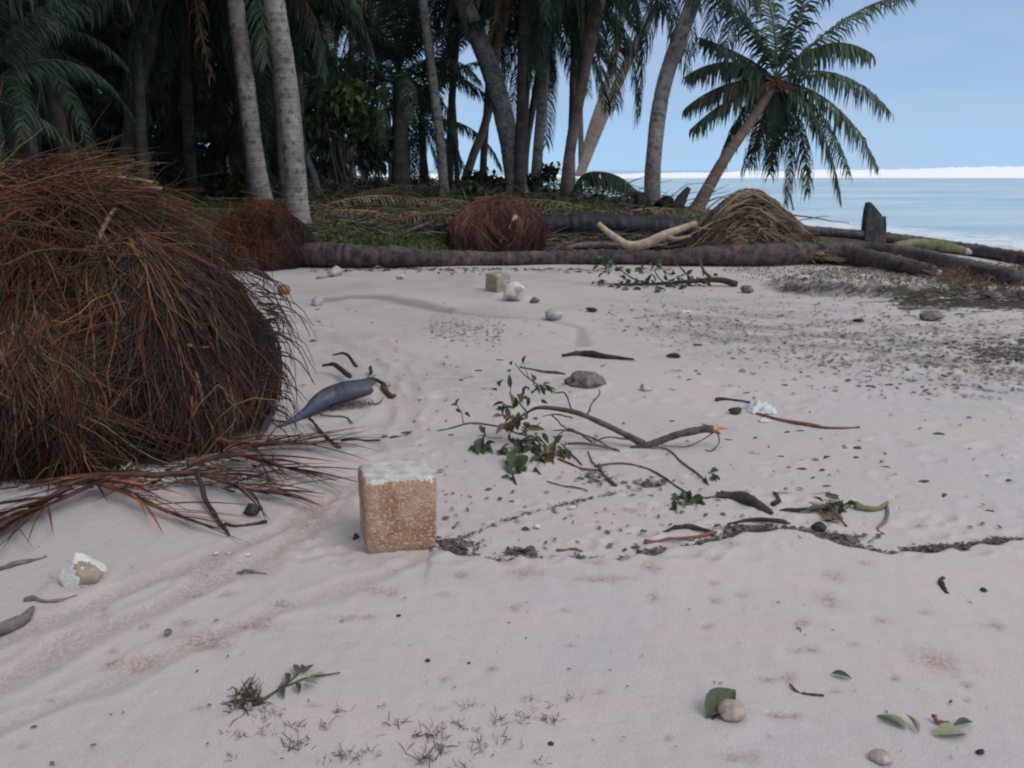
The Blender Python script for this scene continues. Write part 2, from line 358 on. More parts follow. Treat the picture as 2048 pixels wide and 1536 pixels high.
    wv += 1.0 * np.exp(-((pyy - lo) / np.clip(bw, 20, 200)) ** 2) * np.clip((pxx - 1180) / 260, 0, 1) * np.clip(pat, 0, 1)
    fade = sm(15.5, 13.0, yy)
    Z[near] += dz * fade; st[near] = np.clip(s, 0, 1) * fade; wet[near] = np.clip(wv, 0, 1) * fade
    # soil: forest floor, vegetated bank edge, litter-strewn area
    d = shore(X, Y)
    soil = sm(14.6, 15.6, Y) * sm(-9.5, -12.5, d)
    q = np.sqrt(((X - 5.35) / 1.9) ** 2 + ((Y - 11.55) / 1.25) ** 2) + 0.06 * np.sin(5 * X) + 0.04 * np.sin(11 * X + 3 * Y)
    bank = np.exp(-((q - 0.94) / 0.10) ** 2) * sm(11.9, 11.2, Y)
    soil = np.clip(soil + 0.72 * bank + 0.2 * sm(1.0, 0.8, q), 0, 1)
    nr, nc = X.shape
    idx = np.arange(nr * nc).reshape(nr, nc)
    Q = np.stack([idx[:-1, :-1], idx[:-1, 1:], idx[1:, 1:], idx[1:, :-1]], -1).reshape(-1, 4)
    mb = MB(); mb.add(np.stack([X, Y, Z], -1).reshape(-1, 3), Q)
    mb.C = [np.stack([st.ravel(), wet.ravel(), soil.ravel(), np.ones(st.size)], -1)]
    return mb
def sand_material():
    m = bpy.data.materials.new('sand'); m.use_nodes = True; t = m.node_tree; t.nodes.clear(); L = t.links.new
    def N(tp, **k):
        n = t.nodes.new(tp)
        for a, b in k.items(): setattr(n, a, b)
        return n
    o = N('ShaderNodeOutputMaterial'); b = N('ShaderNodeBsdfPrincipled'); tcn = N('ShaderNodeTexCoord'); src = tcn.outputs['Object']
    def noise(s, det=6, rg=0.6, v=None):
        n = N('ShaderNodeTexNoise'); n.inputs['Scale'].default_value = s; n.inputs['Detail'].default_value = det; n.inputs['Roughness'].default_value = rg; L(v or src, n.inputs['Vector']); return n.outputs[0]
    def rampf(v, a, c):
        r = N('ShaderNodeValToRGB'); r.color_ramp.elements[0].position = a; r.color_ramp.elements[1].position = c; L(v, r.inputs[0]); return r.outputs[0]
    def mix(f, c1, c2, bt='MIX'):
        x = N('ShaderNodeMixRGB', blend_type=bt)
        for i, q in ((0, f), (1, c1), (2, c2)):
            if isinstance(q, (int, float)): x.inputs[i].default_value = q
            elif isinstance(q, tuple): x.inputs[i].default_value = (*q, 1)
            else: L(q, x.inputs[i])
        return x.outputs[0]
    mpn = N('ShaderNodeMapping'); mpn.inputs['Rotation'].default_value = (0, 0, 0.5); mpn.inputs['Scale'].default_value = (1.0, 3.2, 1); L(src, mpn.inputs[0])
    c = mix(rampf(noise(0.55, 5), 0.36, 0.66), (0.555, 0.495, 0.475), (0.49, 0.47, 0.485))
    c = mix(rampf(noise(1.6, 6, 0.6, mpn.outputs[0]), 0.48, 0.68), c, (0.575, 0.485, 0.455))
    sp = rampf(noise(240, 2), 0.30, 0.72)
    c = mix(0.26, c, mix(sp, (0.32, 0.28, 0.26), (0.74, 0.70, 0.66)))
    a = N('ShaderNodeAttribute', attribute_name='tint'); sepn = N('ShaderNodeSeparateColor'); L(a.outputs[0], sepn.inputs[0])
    def mul(x, y):
        n = N('ShaderNodeMath', operation='MULTIPLY', use_clamp=True)
        for i, q in ((0, x), (1, y)):
            if isinstance(q, (int, float)): n.inputs[i].default_value = q
            else: L(q, n.inputs[i])
        return n.outputs[0]
    c = mix(mul(mul(sepn.outputs[0], rampf(noise(75, 6, 0.7), 0.36, 0.60)), 1.0), c, (0.31, 0.205, 0.17))
    c = mix(mul(sepn.outputs[1], 0.9), c, (0.255, 0.235, 0.215))
    soilc = mix(rampf(noise(3.5, 8), 0.35, 0.65), (0.028, 0.034, 0.018), (0.10, 0.085, 0.06))
    brk = N('ShaderNodeMath', operation='ADD', use_clamp=True); L(sepn.outputs[2], brk.inputs[0])
    nb = N('ShaderNodeMath', operation='MULTIPLY_ADD'); L(noise(5, 8, 0.7), nb.inputs[0]); nb.inputs[1].default_value = 1.6; nb.inputs[2].default_value = -0.8
    mm = N('ShaderNodeMath', operation='MULTIPLY'); L(nb.outputs[0], mm.inputs[0])
    one = N('ShaderNodeMath', operation='MULTIPLY', use_clamp=True); L(sepn.outputs[2], one.inputs[0]); one.inputs[1].default_value = 3.0
    L(one.outputs[0], mm.inputs[1]); L(mm.outputs[0], brk.inputs[1])
    c = mix(rampf(brk.outputs[0], 0.25, 0.7), c, soilc)
    L(c, b.inputs['Base Color'])
    mr = N('ShaderNodeMapRange'); L(rampf(noise(0.9, 5), 0.40, 0.62), mr.inputs[0]); mr.inputs[3].default_value = 0.42; mr.inputs[4].default_value = 0.85
    L(mr.outputs[0], b.inputs['Roughness']); b.inputs['Specular IOR Level'].default_value = 0.45
    b1 = N('ShaderNodeBump'); b1.inputs['Strength'].default_value = 0.6; b1.inputs['Distance'].default_value = 0.006; L(noise(150, 4, 0.65), b1.inputs['Height'])
    b2 = N('ShaderNodeBump'); b2.inputs['Strength'].default_value = 0.28; b2.inputs['Distance'].default_value = 0.02; L(noise(22, 6, 0.65), b2.inputs['Height']); L(b1.outputs[0], b2.inputs['Normal'])
    L(b2.outputs[0], b.inputs['Normal']); L(b.outputs[0], o.inputs[0])
    return m
kind(link('sand', build_sand().mesh('sand', sand_material())), 'structure')

# ------------------------------------------------------------------ sea and surf
def sea_material():
    m = bpy.data.materials.new('sea_water'); m.use_nodes = True; t = m.node_tree; t.nodes.clear(); L = t.links.new
    o = t.nodes.new('ShaderNodeOutputMaterial'); b = t.nodes.new('ShaderNodeBsdfPrincipled'); tcn = t.nodes.new('ShaderNodeTexCoord')
    mpn = t.nodes.new('ShaderNodeMapping'); mpn.inputs['Scale'].default_value = (0.05, 0.13, 1); L(tcn.outputs['Object'], mpn.inputs[0])
    n = t.nodes.new('ShaderNodeTexNoise'); n.inputs['Scale'].default_value = 1.0; n.inputs['Detail'].default_value = 6; L(mpn.outputs[0], n.inputs['Vector'])
    r = t.nodes.new('ShaderNodeValToRGB'); r.color_ramp.elements[0].position = 0.35; r.color_ramp.elements[1].position = 0.7
    r.color_ramp.elements[0].color = (0.26, 0.46, 0.55, 1); r.color_ramp.elements[1].color = (0.53, 0.66, 0.71, 1)
    L(n.outputs[0], r.inputs[0])
    at_ = t.nodes.new('ShaderNodeAttribute'); at_.attribute_name = 'tint'
    n2 = t.nodes.new('ShaderNodeTexNoise'); n2.inputs['Scale'].default_value = 1.4; n2.inputs['Detail'].default_value = 8; L(tcn.outputs['Object'], n2.inputs['Vector'])
    ad = t.nodes.new('ShaderNodeMath'); ad.operation = 'ADD'; L(n2.outputs[0], ad.inputs[0]); L(at_.outputs['Fac'], ad.inputs[1])
    r2 = t.nodes.new('ShaderNodeValToRGB'); r2.color_ramp.elements[0].position = 0.78; r2.color_ramp.elements[1].position = 1.0; L(ad.outputs[0], r2.inputs[0])
    mx = t.nodes.new('ShaderNodeMixRGB'); L(r2.outputs[0], mx.inputs[0]); L(r.outputs[0], mx.inputs[1]); mx.inputs[2].default_value = (0.72, 0.78, 0.80, 1)
    L(mx.outputs[0], b.inputs['Base Color']); b.inputs['Roughness'].default_value = 0.3; b.inputs['Specular IOR Level'].default_value = 0.4
    nb = t.nodes.new('ShaderNodeTexNoise'); nb.inputs['Scale'].default_value = 0.9; nb.inputs['Detail'].default_value = 8; L(tcn.outputs['Object'], nb.inputs['Vector'])
    bp = t.nodes.new('ShaderNodeBump'); bp.inputs['Strength'].default_value = 0.55; bp.inputs['Distance'].default_value = 0.6; L(nb.outputs[0], bp.inputs['Height']); L(bp.outputs[0], b.inputs['Normal'])
    L(b.outputs[0], o.inputs[0]); return m
def build_sea():
    ys = np.concatenate([np.linspace(-20, 20, 5), np.geomspace(21, 140, 150), np.geomspace(145, 6500, 50)])
    u = np.linspace(-1.2, 1.6, 180)
    Y = np.repeat(ys[:, None], len(u), 1); X = 12 + (u[None, :]) * np.sqrt(Y * Y + 900)
    f = sm(170, 60, Y)
    d = shore(X, Y)
    Z = SEA + f * (0.05 * np.sin(0.9 * d + 0.5 * np.sin(0.2 * X)) + 0.03 * np.sin(1.7 * X + 0.6 * Y) * np.sin(0.8 * Y))
    foam = 0.5 * sm(6, 0.2, d) + 0.22 * np.exp(-((d - 14 - 2 * np.sin(0.1 * Y)) / 2.5) ** 2) + 0.35 * sm(215, 262, Y) * sm(300, 270, Y)
    nr, nc = X.shape; idx = np.arange(nr * nc).reshape(nr, nc)
    Q = np.stack([idx[:-1, :-1], idx[:-1, 1:], idx[1:, 1:], idx[1:, :-1]], -1).reshape(-1, 4)
    mb = MB(); mb.add(np.stack([X, Y, Z], -1).reshape(-1, 3), Q, tint=np.repeat(foam.reshape(-1, 1), 3, 1)); return mb
kind(link('sea', build_sea().mesh('sea', sea_material())), 'structure')
def surf(Y0, x0, x1, hmax, seed):
    rg = np.random.default_rng(seed); n = int((x1 - x0) / 0.9); xs = np.linspace(x0, x1, n)
    def fr(sc_, o):
        k = np.interp(xs / sc_ + o, np.arange(-800, 1200), rg.random(2000)); return k
    h = hmax * (0.10 + 0.85 * fr(46, 3) ** 1.6 + 0.22 * fr(13, 17) + 0.08 * fr(3.5, 40)) * (0.75 + 0.25 * sm(-10, 120, xs))
    prof = [(-9, 0.0), (-6, 0.14), (-3.2, 0.55), (-1.4, 0.9), (0, 1.0), (1.8, 0.7), (5, 0.15), (9, -0.1)]
    rows = []
    for (dy, k) in prof:
        j = 0.10 * (rg.random(n) - 0.5)
        rows.append(np.stack([xs, Y0 + 14 * np.sin(xs / 70) + dy + 0.5 * (rg.random(n) - .5), SEA - 0.1 + h * np.clip(k + j * k, 0, 2)], -1))
    V = np.stack(rows); nr = len(rows); idx = np.arange(nr * n).reshape(nr, n)
    Q = np.stack([idx[:-1, :-1], idx[:-1, 1:], idx[1:, 1:], idx[1:, :-1]], -1).reshape(-1, 4)
    mb = MB(); mb.add(V.reshape(-1, 3), Q); return mb
kind(link('surf', surf(290, -130, 420, 3.6, 5).mesh('surf', M['foam'])), 'structure')
kind(link('surf_line', surf(262, -110, 380, 1.3, 6).mesh('surf_line', M['foam'])), 'structure')

# ------------------------------------------------------------------ palms
def frond_mb(R, Lf, n=58, wid=0.028, droop=0.8, stem=0.022, seed=0, tint0=(1, 1, 1), ragged=0.15, bare=0.14, low=False):
    """R: rachis polyline (m,3); Lf: leaflet length; leaflets both sides, hanging"""
    rg = np.random.default_rng(seed)
    mb = MB(); m = 14; Rr = curve_pts(R, m)
    mb.tubes(Rr, interp([stem * 1.3, stem * 0.8, stem * 0.25], m), 4 if not low else 3, tint=np.array(tint0) * np.array([1.5, 1.25, 0.9]))
    t = np.linspace(bare, 0.995, n)
    pos = np.stack([np.interp(t, np.linspace(0, 1, m), Rr[:, i]) for i in range(3)], -1)
    Tn = np.gradient(Rr, axis=0); Tn /= np.linalg.norm(Tn, axis=1, keepdims=True)
    tan = np.stack([np.interp(t, np.linspace(0, 1, m), Tn[:, i]) for i in range(3)], -1)
    chord = Rr[-1] - Rr[0]; hs = np.array([-chord[1], chord[0], 0.0])
    if np.linalg.norm(hs) < 0.15 * np.linalg.norm(chord): hs = np.array([0.6, 0.8, 0.0])
    hs /= np.linalg.norm(hs)
    up = np.cross(tan, hs[None]); up /= np.linalg.norm(up, axis=1, keepdims=True) + 1e-9
    up = np.where(up[:, 2:3] < 0, -up, up)
    for sgn in (-1, 1):
        ln = Lf * (0.35 + 0.65 * np.sin(np.pi * np.clip(0.12 + 0.80 * t, 0, 1)) ** 0.8) * (1 - ragged * rg.random(n)) * np.where(t > 0.93, 0.7, 1)
        d0 = sgn * hs[None] * 0.85 + tan * (0.45 + 0.5 * t[:, None] ** 2) + up * (0.25 * (1 - droop)) + rg.normal(0, 0.07, (n, 3))
        d0 /= np.linalg.norm(d0, axis=1, keepdims=True)
        dw = np.array([0, 0, -1.0]) + rg.normal(0, 0.06, (n, 3))
        k1 = 0.25 * droop; k2 = 0.75 * droop
        d1 = d0 * (1 - k1) + dw * k1; d2 = d0 * (1 - k2) + dw * k2; d3 = d0 * (1 - min(1, droop)) + dw * min(1.1, droop * 1.15)
        for q in (d1, d2, d3): q /= np.linalg.norm(q, axis=1, keepdims=True) + 1e-9
        p0 = pos; p1 = p0 + d1 * ln[:, None] * 0.33; p2 = p1 + d2 * ln[:, None] * 0.34; p3 = p2 + d3 * ln[:, None] * 0.33
        if low:
            P = np.stack([p0, p1 * 0.3 + p2 * 0.7, p3], 1); Wd = np.stack([np.full(n, wid), np.full(n, wid), np.full(n, wid * 0.25)], 1)
        else:
            P = np.stack([p0, p1, p2, p3], 1); Wd = np.stack([np.full(n, wid * 0.6), np.full(n, wid), np.full(n, wid * 0.8), np.full(n, wid * 0.12)], 1)
        D = tan + up * 0.25 * rg.normal(0, 1, (n, 1)) + hs[None] * 0.2 * rg.normal(0, 1, (n, 1))
        tn = np.array(tint0)[None] * (0.7 + 0.6 * rg.random((n, 1))) * (1 + 0.12 * rg.normal(0, 1, (n, 3)) * np.array([1, .4, .6]))
        mb.strips(P, Wd, D[:, None, :], np.clip(tn, 0.1, 2.5))
    return mb
def arc(L, a0, a1, n=10, side=0.0):       # rachis in the XZ plane, pitch from a0 to a1 degrees
    a = np.radians(a0 + (a1 - a0) * np.linspace(0, 1, n) ** 0.85); s = L / (n - 1)
    x = np.concatenate([[0], np.cumsum(np.cos(a[:-1]) * s)]); z = np.concatenate([[0], np.cumsum(np.sin(a[:-1]) * s)])
    y = side * (np.linspace(0, 1, n) ** 2) * L
    return np.stack([x, y, z], -1)
ARCH = [(82, 35), (68, 0), (52, -32), (36, -55), (20, -68), (2, -78), (-25, -86), (-55, -90)]
PROTO = {}
for mk_ in ('frond',):
    for i, (a0, a1) in enumerate(ARCH):
        for v in range(2):
            PROTO[mk_, i, v] = frond_mb(arc(4.0, a0, a1, side=(0.06, -0.07)[v]), 0.85, 64, 0.026, 0.55 + 0.05 * i, 0.028, seed=i * 7 + v).mesh('frond', M[mk_])
for v in range(3):
    PROTO['dry', v] = frond_mb(arc(3.4, (-40, -62, -20)[v], -90, side=0.05), 0.7, 46, 0.02, 1.0, 0.028, seed=90 + v, ragged=0.6, tint0=(0.55, 0.5, 0.45)).mesh('frond', M['frond_dry'])

def trunk_mb(path, r0, r1, ring=0.085, sides=12, flare=1.35, seed=0, scars=0.045):
    P = curve_pts(path, 30); L = np.linalg.norm(np.diff(P, axis=0), axis=1).sum()
    n = max(20, min(190, int(L / ring) * 2)); P = curve_pts(path, n)
    s = np.linspace(0, L, n); rg = np.random.default_rng(seed)
    R = r0 + (r1 - r0) * (s / L) ** 0.8
    R = R * (1 + (flare - 1) * np.exp(-s / 0.45))
    alt = (np.arange(n) % 2)
    R = R * (1 - scars * alt * 1.2 * rg.random(n)) * (1 + 0.02 * np.sin(s * 5 + seed))
    base = 0.9 + 0.2 * rg.random(n)
    tn = (base * (1 - 0.30 * alt * rg.random(n)) * (1 + 0.12 * np.sin(np.arange(n) * 0.13 + seed)))[:, None] * np.array([1, 1, 1])
    mb = MB(); mb.tubes(P, R, sides, tint=tn[None], cap=True); return mb
def make_palm(path, r0, r1, label, cat='palm tree', group=None, bark='trunk', leaf='frond', nf=18, L=4.0, seed=0, flare=1.35, sides=12, ring=0.09, spread=1.0, dry=2, lean_az=None, skip_back=False):
    rg = np.random.default_rng(seed)
    path = np.asarray(path, float); base = path[0].copy()
    t = thing('palm_tree', base, label, cat, group)
    link('trunk', trunk_mb(path - base, r0, r1, ring, sides, flare, seed).mesh('trunk', M[bark]), t)
    top = path[-1] - base; az0 = rg.uniform(0, 6.28)
    for i in range(nf):
        f = i / max(1, nf - 1); ai = min(7, int(f * 7.6 * spread + rg.uniform(-0.4, 0.6))); ai = max(0, ai)
        o = link('frond', PROTO[leaf, ai, int(rg.integers(2))], t)
        o.location = top + np.array([0, 0, 0.15 - 0.35 * f])
        o.rotation_euler = (rg.normal(0, 0.18), rg.normal(0, 0.10), az0 + i * 2.39996 + rg.normal(0, 0.15))
        k = L / 4.0 * rg.uniform(0.85, 1.12); o.scale = (k, k, k)
    for i in range(dry):
        o = link('frond', PROTO['dry', int(rg.integers(3))], t); o['label'] = 'dry brown hanging frond'
        o.location = top + np.array([0, 0, -0.25]); o.rotation_euler = (rg.normal(0, 0.1), rg.normal(0, 0.1), rg.uniform(0, 6.28)); k = L / 4.0 * rg.uniform(0.8, 1.05); o.scale = (k, k, k)
    return t
def px_path(pts, Y0, base_px, extra, Ydrift=0.0, n=None):
    """trunk path from photo pixels at distance of the base; 'extra' metres continue beyond the last point"""
    b = gp(*base_px); Y0 = b[1] if Y0 is None else Y0
    P = [b - np.array([0, 0, 0.1])]
    for i, (a, c) in enumerate(pts): P.append(at(a, c, b[1] + Ydrift * (i + 1) / len(pts)))
    v = P[-1] - P[-2]; v /= np.linalg.norm(v)
    if extra > 0:
        for k in (0.5, 1.0):
            vv = v * (1 - 0.15 * k) + np.array([0, 0, 0.15 * k]); P.append(P[-1] + vv / np.linalg.norm(vv) * extra * 0.5)
    return np.array(P)
named = [
    # base px, points px, radius px base/top, extra m, label, bark, leaf, seed, Lfrond, nf
    ((530, 418), [(508, 300), (492, 170), (470, 0)], (21, 17), 5.5, 'tall grey ringed palm, thinner of the close pair behind the orange root ball', 'trunk', 'frond', 11, 4.2, 16),
    ((598, 452), [(588, 320), (574, 170), (548, 0)], (25, 21), 6.0, 'tall thick grey ringed palm standing just right of the orange root ball', 'trunk', 'frond', 12, 4.2, 16),
    ((889, 396), [(882, 300), (868, 180), (845, 0)], (12, 11), 2.6, 'slim straight grey palm between the dark shady palm and the leaning palm', 'trunk', 'frond', 13, 4.4, 18),
    ((1036, 393), [(1018, 280), (985, 150), (925, 0)], (23, 20), 3.0, 'thick grey palm leaning strongly left behind the red root ball', 'trunk', 'frond', 14, 4.3, 17),
    ((922, 380), [(945, 315), (978, 215), (1003, 0)], (11, 10), 1.2, 'slim brown palm leaning right, crossing behind the thick leaning palm', 'trunk_brown', 'frond', 15, 4.2, 18),
    ((1070, 392), [(1076, 300), (1087, 160), (1087, 0)], (13, 12), 1.8, 'slim upright palm just right of the thick leaning palm', 'trunk', 'frond', 16, 4.2, 18),
    ((1130, 398), [(1142, 290), (1168, 150), (1200, 0)], (14, 12), 1.4, 'pale brown palm curving right, foremost of the cluster by the arching green frond', 'trunk_brown', 'frond', 17, 4.3, 20),
    ((1150, 372), [(1188, 280), (1235, 170), (1300, 30)], (12, 10), 0.9, 'brown palm leaning furthest right in the cluster, rough serrated bark', 'trunk_brown', 'frond', 18, 4.2, 18),
    ((1158, 350), [(1180, 270), (1222, 140), (1250, 0)], (10, 9), 1.2, 'brown palm behind the serrated one, leaning right less steeply', 'trunk_brown', 'frond', 19, 4.2, 18),
    ((1163, 362), [(1161, 250), (1156, 130), (1143, 0)], (7, 6), 1.5, 'thinnest palm of the cluster, curving slightly to the left', 'trunk_shaded', 'frond', 20, 3.8, 16),
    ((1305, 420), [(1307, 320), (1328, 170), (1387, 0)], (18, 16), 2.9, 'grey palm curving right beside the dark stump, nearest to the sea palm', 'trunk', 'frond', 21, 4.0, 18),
    ((1048, 372), [(1052, 300), (1068, 200), (1085, 110)], (9, 8), 0.6, 'dark slim palm seen just left of the slim upright palm', 'trunk_shaded', 'frond', 22, 3.6, 15),
    ((965, 378), [(968, 300), (975, 200), (985, 60)], (9, 8), 1.0, 'dark slim palm half hidden behind the thick leaning palm', 'trunk_shaded', 'frond', 23, 3.8, 16),
    ((915, 372), [(912, 290), (905, 180), (900, 60)], (6, 6), 1.4, 'thin dark palm just right of the slim straight grey palm', 'trunk_shaded', 'frond', 24, 4.0, 16),
]
for (b, pts, (ra, rb), ex, lab, bark, leaf, sd_, Lf, nf) in named:
    path = px_path(pts, None, b, ex + ((0.35 if b[0] > 1055 else 1.6) if ra < 20 else 1.0)); k = pxm(path[0])
    make_palm(path, ra * k * (0.9 if ra > 15 else 0.84), rb * k * (0.9 if ra > 15 else 0.84), lab, 'palm tree', 'standing palms along the edge of the grove', bark, leaf, nf + 6, Lf * 1.06, sd_, flare=1.25 if ra > 15 else 1.3, sides=16 if ra > 15 else 10, ring=0.11)

# the leaning sea palm with its whole crown in view
def sea_palm():
    b = gp(1388, 420); Y = b[1]
    path = [b - np.array([0, 0, 0.1]), at(1445, 325, Y), at(1500, 245, Y), at(1545, 172, Y)]
    base = path[0].copy(); k = pxm(b)
    t = thing('palm_tree', base, 'leaning palm by the sea with its whole open crown against the sky', 'palm tree', 'standing palms along the edge of the grove')
    link('trunk', trunk_mb(np.array(path) - base, 12 * k, 9.5 * k, 0.1, 12, 1.4, 3, 0.03).mesh('trunk', M['trunk_brown']), t)
    c = (1552, 160)
    fr = [  # control px, tip px, depth offset of tip
        ((1650, 45), (1745, 108), -0.8), ((1700, 0), (1815, -10), 0.9), ((1600, 40), (1640, -110), 0.4), ((1520, 40), (1400, -40), -0.4), ((1560, 20), (1500, -90), 1.2),
        ((1460, 95), (1375, 150), 0.8), ((1450, 150), (1372, 215), 0.5), ((1460, 185), (1385, 255), 0.3), ((1480, 200), (1440, 325), 0.9), ((1520, 250), (1495, 335), 1.2),
        ((1545, 260), (1540, 348), 0.8), ((1600, 230), (1572, 408), 0.2), ((1618, 250), (1614, 388), 0.7), ((1650, 200), (1682, 398), -0.3), ((1690, 180), (1755, 335), 0.3),
        ((1680, 105), (1778, 222), 0.9), ((1640, 190), (1700, 350), 1.4), ((1580, 240), (1540, 300), 1.5), ((1500, 110), (1400, 75), 1.6)]
    for i, (ct, tp, dz) in enumerate(fr):
        p0 = at(*c, Y); p1 = at(*ct, Y + dz * 0.5); p2 = at(*tp, Y + dz)
        s = np.linspace(0, 1, 10)[:, None]; R = (1 - s) ** 2 * p0 + 2 * s * (1 - s) * p1 + s ** 2 * p2
        drop = 0.6 if tp[1] < 60 else (0.88 if tp[1] < 260 else 0.98)
        col_ = (1.6, 1.55, 1.5) if i not in (9, 17, 6) else (2.2, 1.3, 1.0)
        ln = np.linalg.norm(p2 - p0)
        link('frond', frond_mb(R - base, 0.84, 74, 0.024, drop, 0.024, seed=200 + i, tint0=col_, ragged=0.55, bare=0.1).mesh('frond', M['frond']), t)
    mb = MB(); rg = np.random.default_rng(4)
    tp = at(1546, 168, Y) - base
    n = 60; P = np.zeros((n, 5, 3)); dr = rg.normal(0, 1, (n, 3)); dr[:, 2] = np.abs(dr[:, 2]) * 0.6; dr /= np.linalg.norm(dr, axis=1, keepdims=True)
    for j in range(5): P[:, j] = tp + rg.normal(0, 0.05, (n, 3)) * 0 + dr * 0.11 * j + np.array([0, 0, -0.02 * j * j]) + np.array([0.05, 0, -0.12 + 0.05 * j])
    mb.tubes(P, np.tile([0.035, 0.03, 0.022, 0.016, 0.01], (n, 1)), 4, tint=np.array([0.7, 0.5, 0.4]))
    link('leaf_sheath', mb.mesh('leaf_sheath', M['frond_dry']), t)
sea_palm()

# the grove
def grove(X, Y, h, lab, group, seed, r=0.17, lean=(0, 0), bark='trunk_shaded', leaf='frond', nf=17, L=4.2, dry=1, spread=1.0):
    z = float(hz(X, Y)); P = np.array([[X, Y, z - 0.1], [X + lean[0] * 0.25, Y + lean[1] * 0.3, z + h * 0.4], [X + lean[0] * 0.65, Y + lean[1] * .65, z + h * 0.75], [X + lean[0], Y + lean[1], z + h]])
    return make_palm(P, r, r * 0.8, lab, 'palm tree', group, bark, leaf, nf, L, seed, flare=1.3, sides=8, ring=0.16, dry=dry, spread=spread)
b = gp(803, 394)
grove(b[0], b[1], 3.2, 'short stout palm with a dark trunk and arching fronds in the shade', 'short palms in the shade', 31, r=0.26, lean=(0.05, 0), nf=30, L=3.1)
b = gp(775, 380)
rgv = np.random.default_rng(21)
G1 = 'palms deep in the shaded grove'; L1 = 'palm in the dark grove on the left, trunk and fronds in gloom'
spots = [(-9.8, 12.0, 4.8), (-10.2, 15.5, 6.4), (-9.6, 21.5, 5.6), (-7.0, 23.5, 6.5), (-11.5, 20.5, 7.2), (-8.6, 24, 7.4), (-14.5, 25.5, 8), (-11.2, 29, 7.4), (-16.5, 32, 9),
         (-12.8, 36, 8.6), (-9, 38.5, 9.2), (-20.5, 38, 9.5), (-17, 43, 9.6), (-12.5, 45.5, 9.8), (-8.4, 47, 10), (-24, 45, 10), (-20, 50.5, 10.5), (-15.5, 53, 10.6), (-10.8, 55, 10.8), (-7, 52, 9.8), (-13, 14.5, 6.2), (-16.5, 19.5, 7.5), (-20, 28, 8.5),
         (-5.2, 21.2, 7.4), (-9.4, 20.6, 8.0), (-8.2, 21.2, 9.2), (-12.2, 24.6, 9.8), (-9.8, 33.2, 10.5), (-14.2, 39.5, 11)]
for i, (x, y, h) in enumerate(spots):
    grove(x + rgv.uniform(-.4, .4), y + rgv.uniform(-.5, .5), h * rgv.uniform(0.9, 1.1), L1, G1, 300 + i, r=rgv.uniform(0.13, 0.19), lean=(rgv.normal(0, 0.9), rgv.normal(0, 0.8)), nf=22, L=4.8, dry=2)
G2 = 'palms behind the trunk cluster with sky showing through'; L2 = 'far palm with hanging dark fronds behind the trunk cluster, sky showing through'
for i, (x, y, h) in enumerate([(0.3, 30, 6.0), (2.0, 31, 6.8), (1.2, 40, 8.2), (0.2, 25.5, 7.2), (-2.2, 31.5, 7.6)]):
    grove(x, y, h, L2, G2, 400 + i, r=0.14, lean=(rgv.normal(0.2, 0.6), rgv.normal(0, 0.6)), leaf='frond', nf=18, L=4.2, dry=2)
G3 = 'young palms in the gloom behind the big root mass'; L3 = 'young palm with drooping fronds in the gloom behind the big root mass'
for i, (x, y, h, L) in enumerate([(-8.0, 14.2, 2.7, 2.7), (-10.4, 13.0, 3.2, 3.2), (-9.2, 17.5, 3.4, 2.6), (-12.5, 18, 3.6, 3.4)]):
    grove(x, y, h, L3, G3, 450 + i, r=0.16, leaf='frond', nf=16, L=L, dry=0, spread=0.95)
for i, (x, y, h) in enumerate([(-7.8, 26, 2.2), (-9.8, 27, 2.4), (-11.5, 24, 2.6), (-6.5, 34, 3.0), (-3.4, 35, 2.4)]):
    grove(x, y, h, 'mid height young palm in the dim middle of the grove, fronds spreading low', 'young palms in the middle of the grove', 460 + i, r=0.15, leaf='frond', nf=18, L=3.4, dry=1)
FR = [frond_mb(arc(2.4, 16, -20 + 6 * v, side=0.1 * (v - 1)), 0.55, 34, 0.017, 0.75, 0.024, seed=600 + v, ragged=0.6, tint0=((0.6, 0.56, 0.52), (0.38, 0.34, 0.31), (0.45, 0.47, 0.34))[v]).mesh('fallen_frond', M['frond_dry']) for v in range(3)]
for i, (a, c, rz) in enumerate([(640, 418, 0.3), (700, 432, 2.8), (745, 405, 0.6), (800, 438, 3.4), (845, 452, 0.2), (870, 418, 2.6), (905, 440, 3.6), (765, 452, -0.4), (690, 400, 0.1), (950, 412, 3.0), (1120, 440, 0.2), (1190, 425, 2.9), (1240, 432, 0.4)]):
    o = link('fallen_frond', FR[i % 3], None, gp(a, c) + np.array([0, 0, 0.02])); o.rotation_euler = (rgv.normal(0, .12), rgv.normal(0, .06), rz); k = rgv.uniform(.7, 1.1); o.scale = (k, k, k)
    tag(o, 'dry grey brown frond strewn on the ground at the edge of the grove', 'palm frond', 'dry fronds strewn along the edge of the grove')
G4 = 'unseen palms added to shade the left of the grove'; L4 = 'unseen palm added beyond the left edge, its high crown shading the grove'
for i, (x, y, h, lx) in enumerate([(-8.2, 5.6, 7.0, 2.0), (-9.4, 8.6, 7.2, 2.0), (-8.0, 4.2, 7.2, 1.6), (-10.8, 7.0, 8, 2.4), (-11.4, 10.8, 8, 2.6), (-7.2, 2.0, 8, 1.2), (-12.6, 11.6, 9.2, 1.0), (-13.0, 9.5, 9.5, 2)]):  # palms added out of view so their crowns darken the left grove
    grove(x, y, h, L4, G4, 470 + i, r=0.19, leaf='frond', nf=30, L=4.6, dry=1, lean=(lx, 0.4))

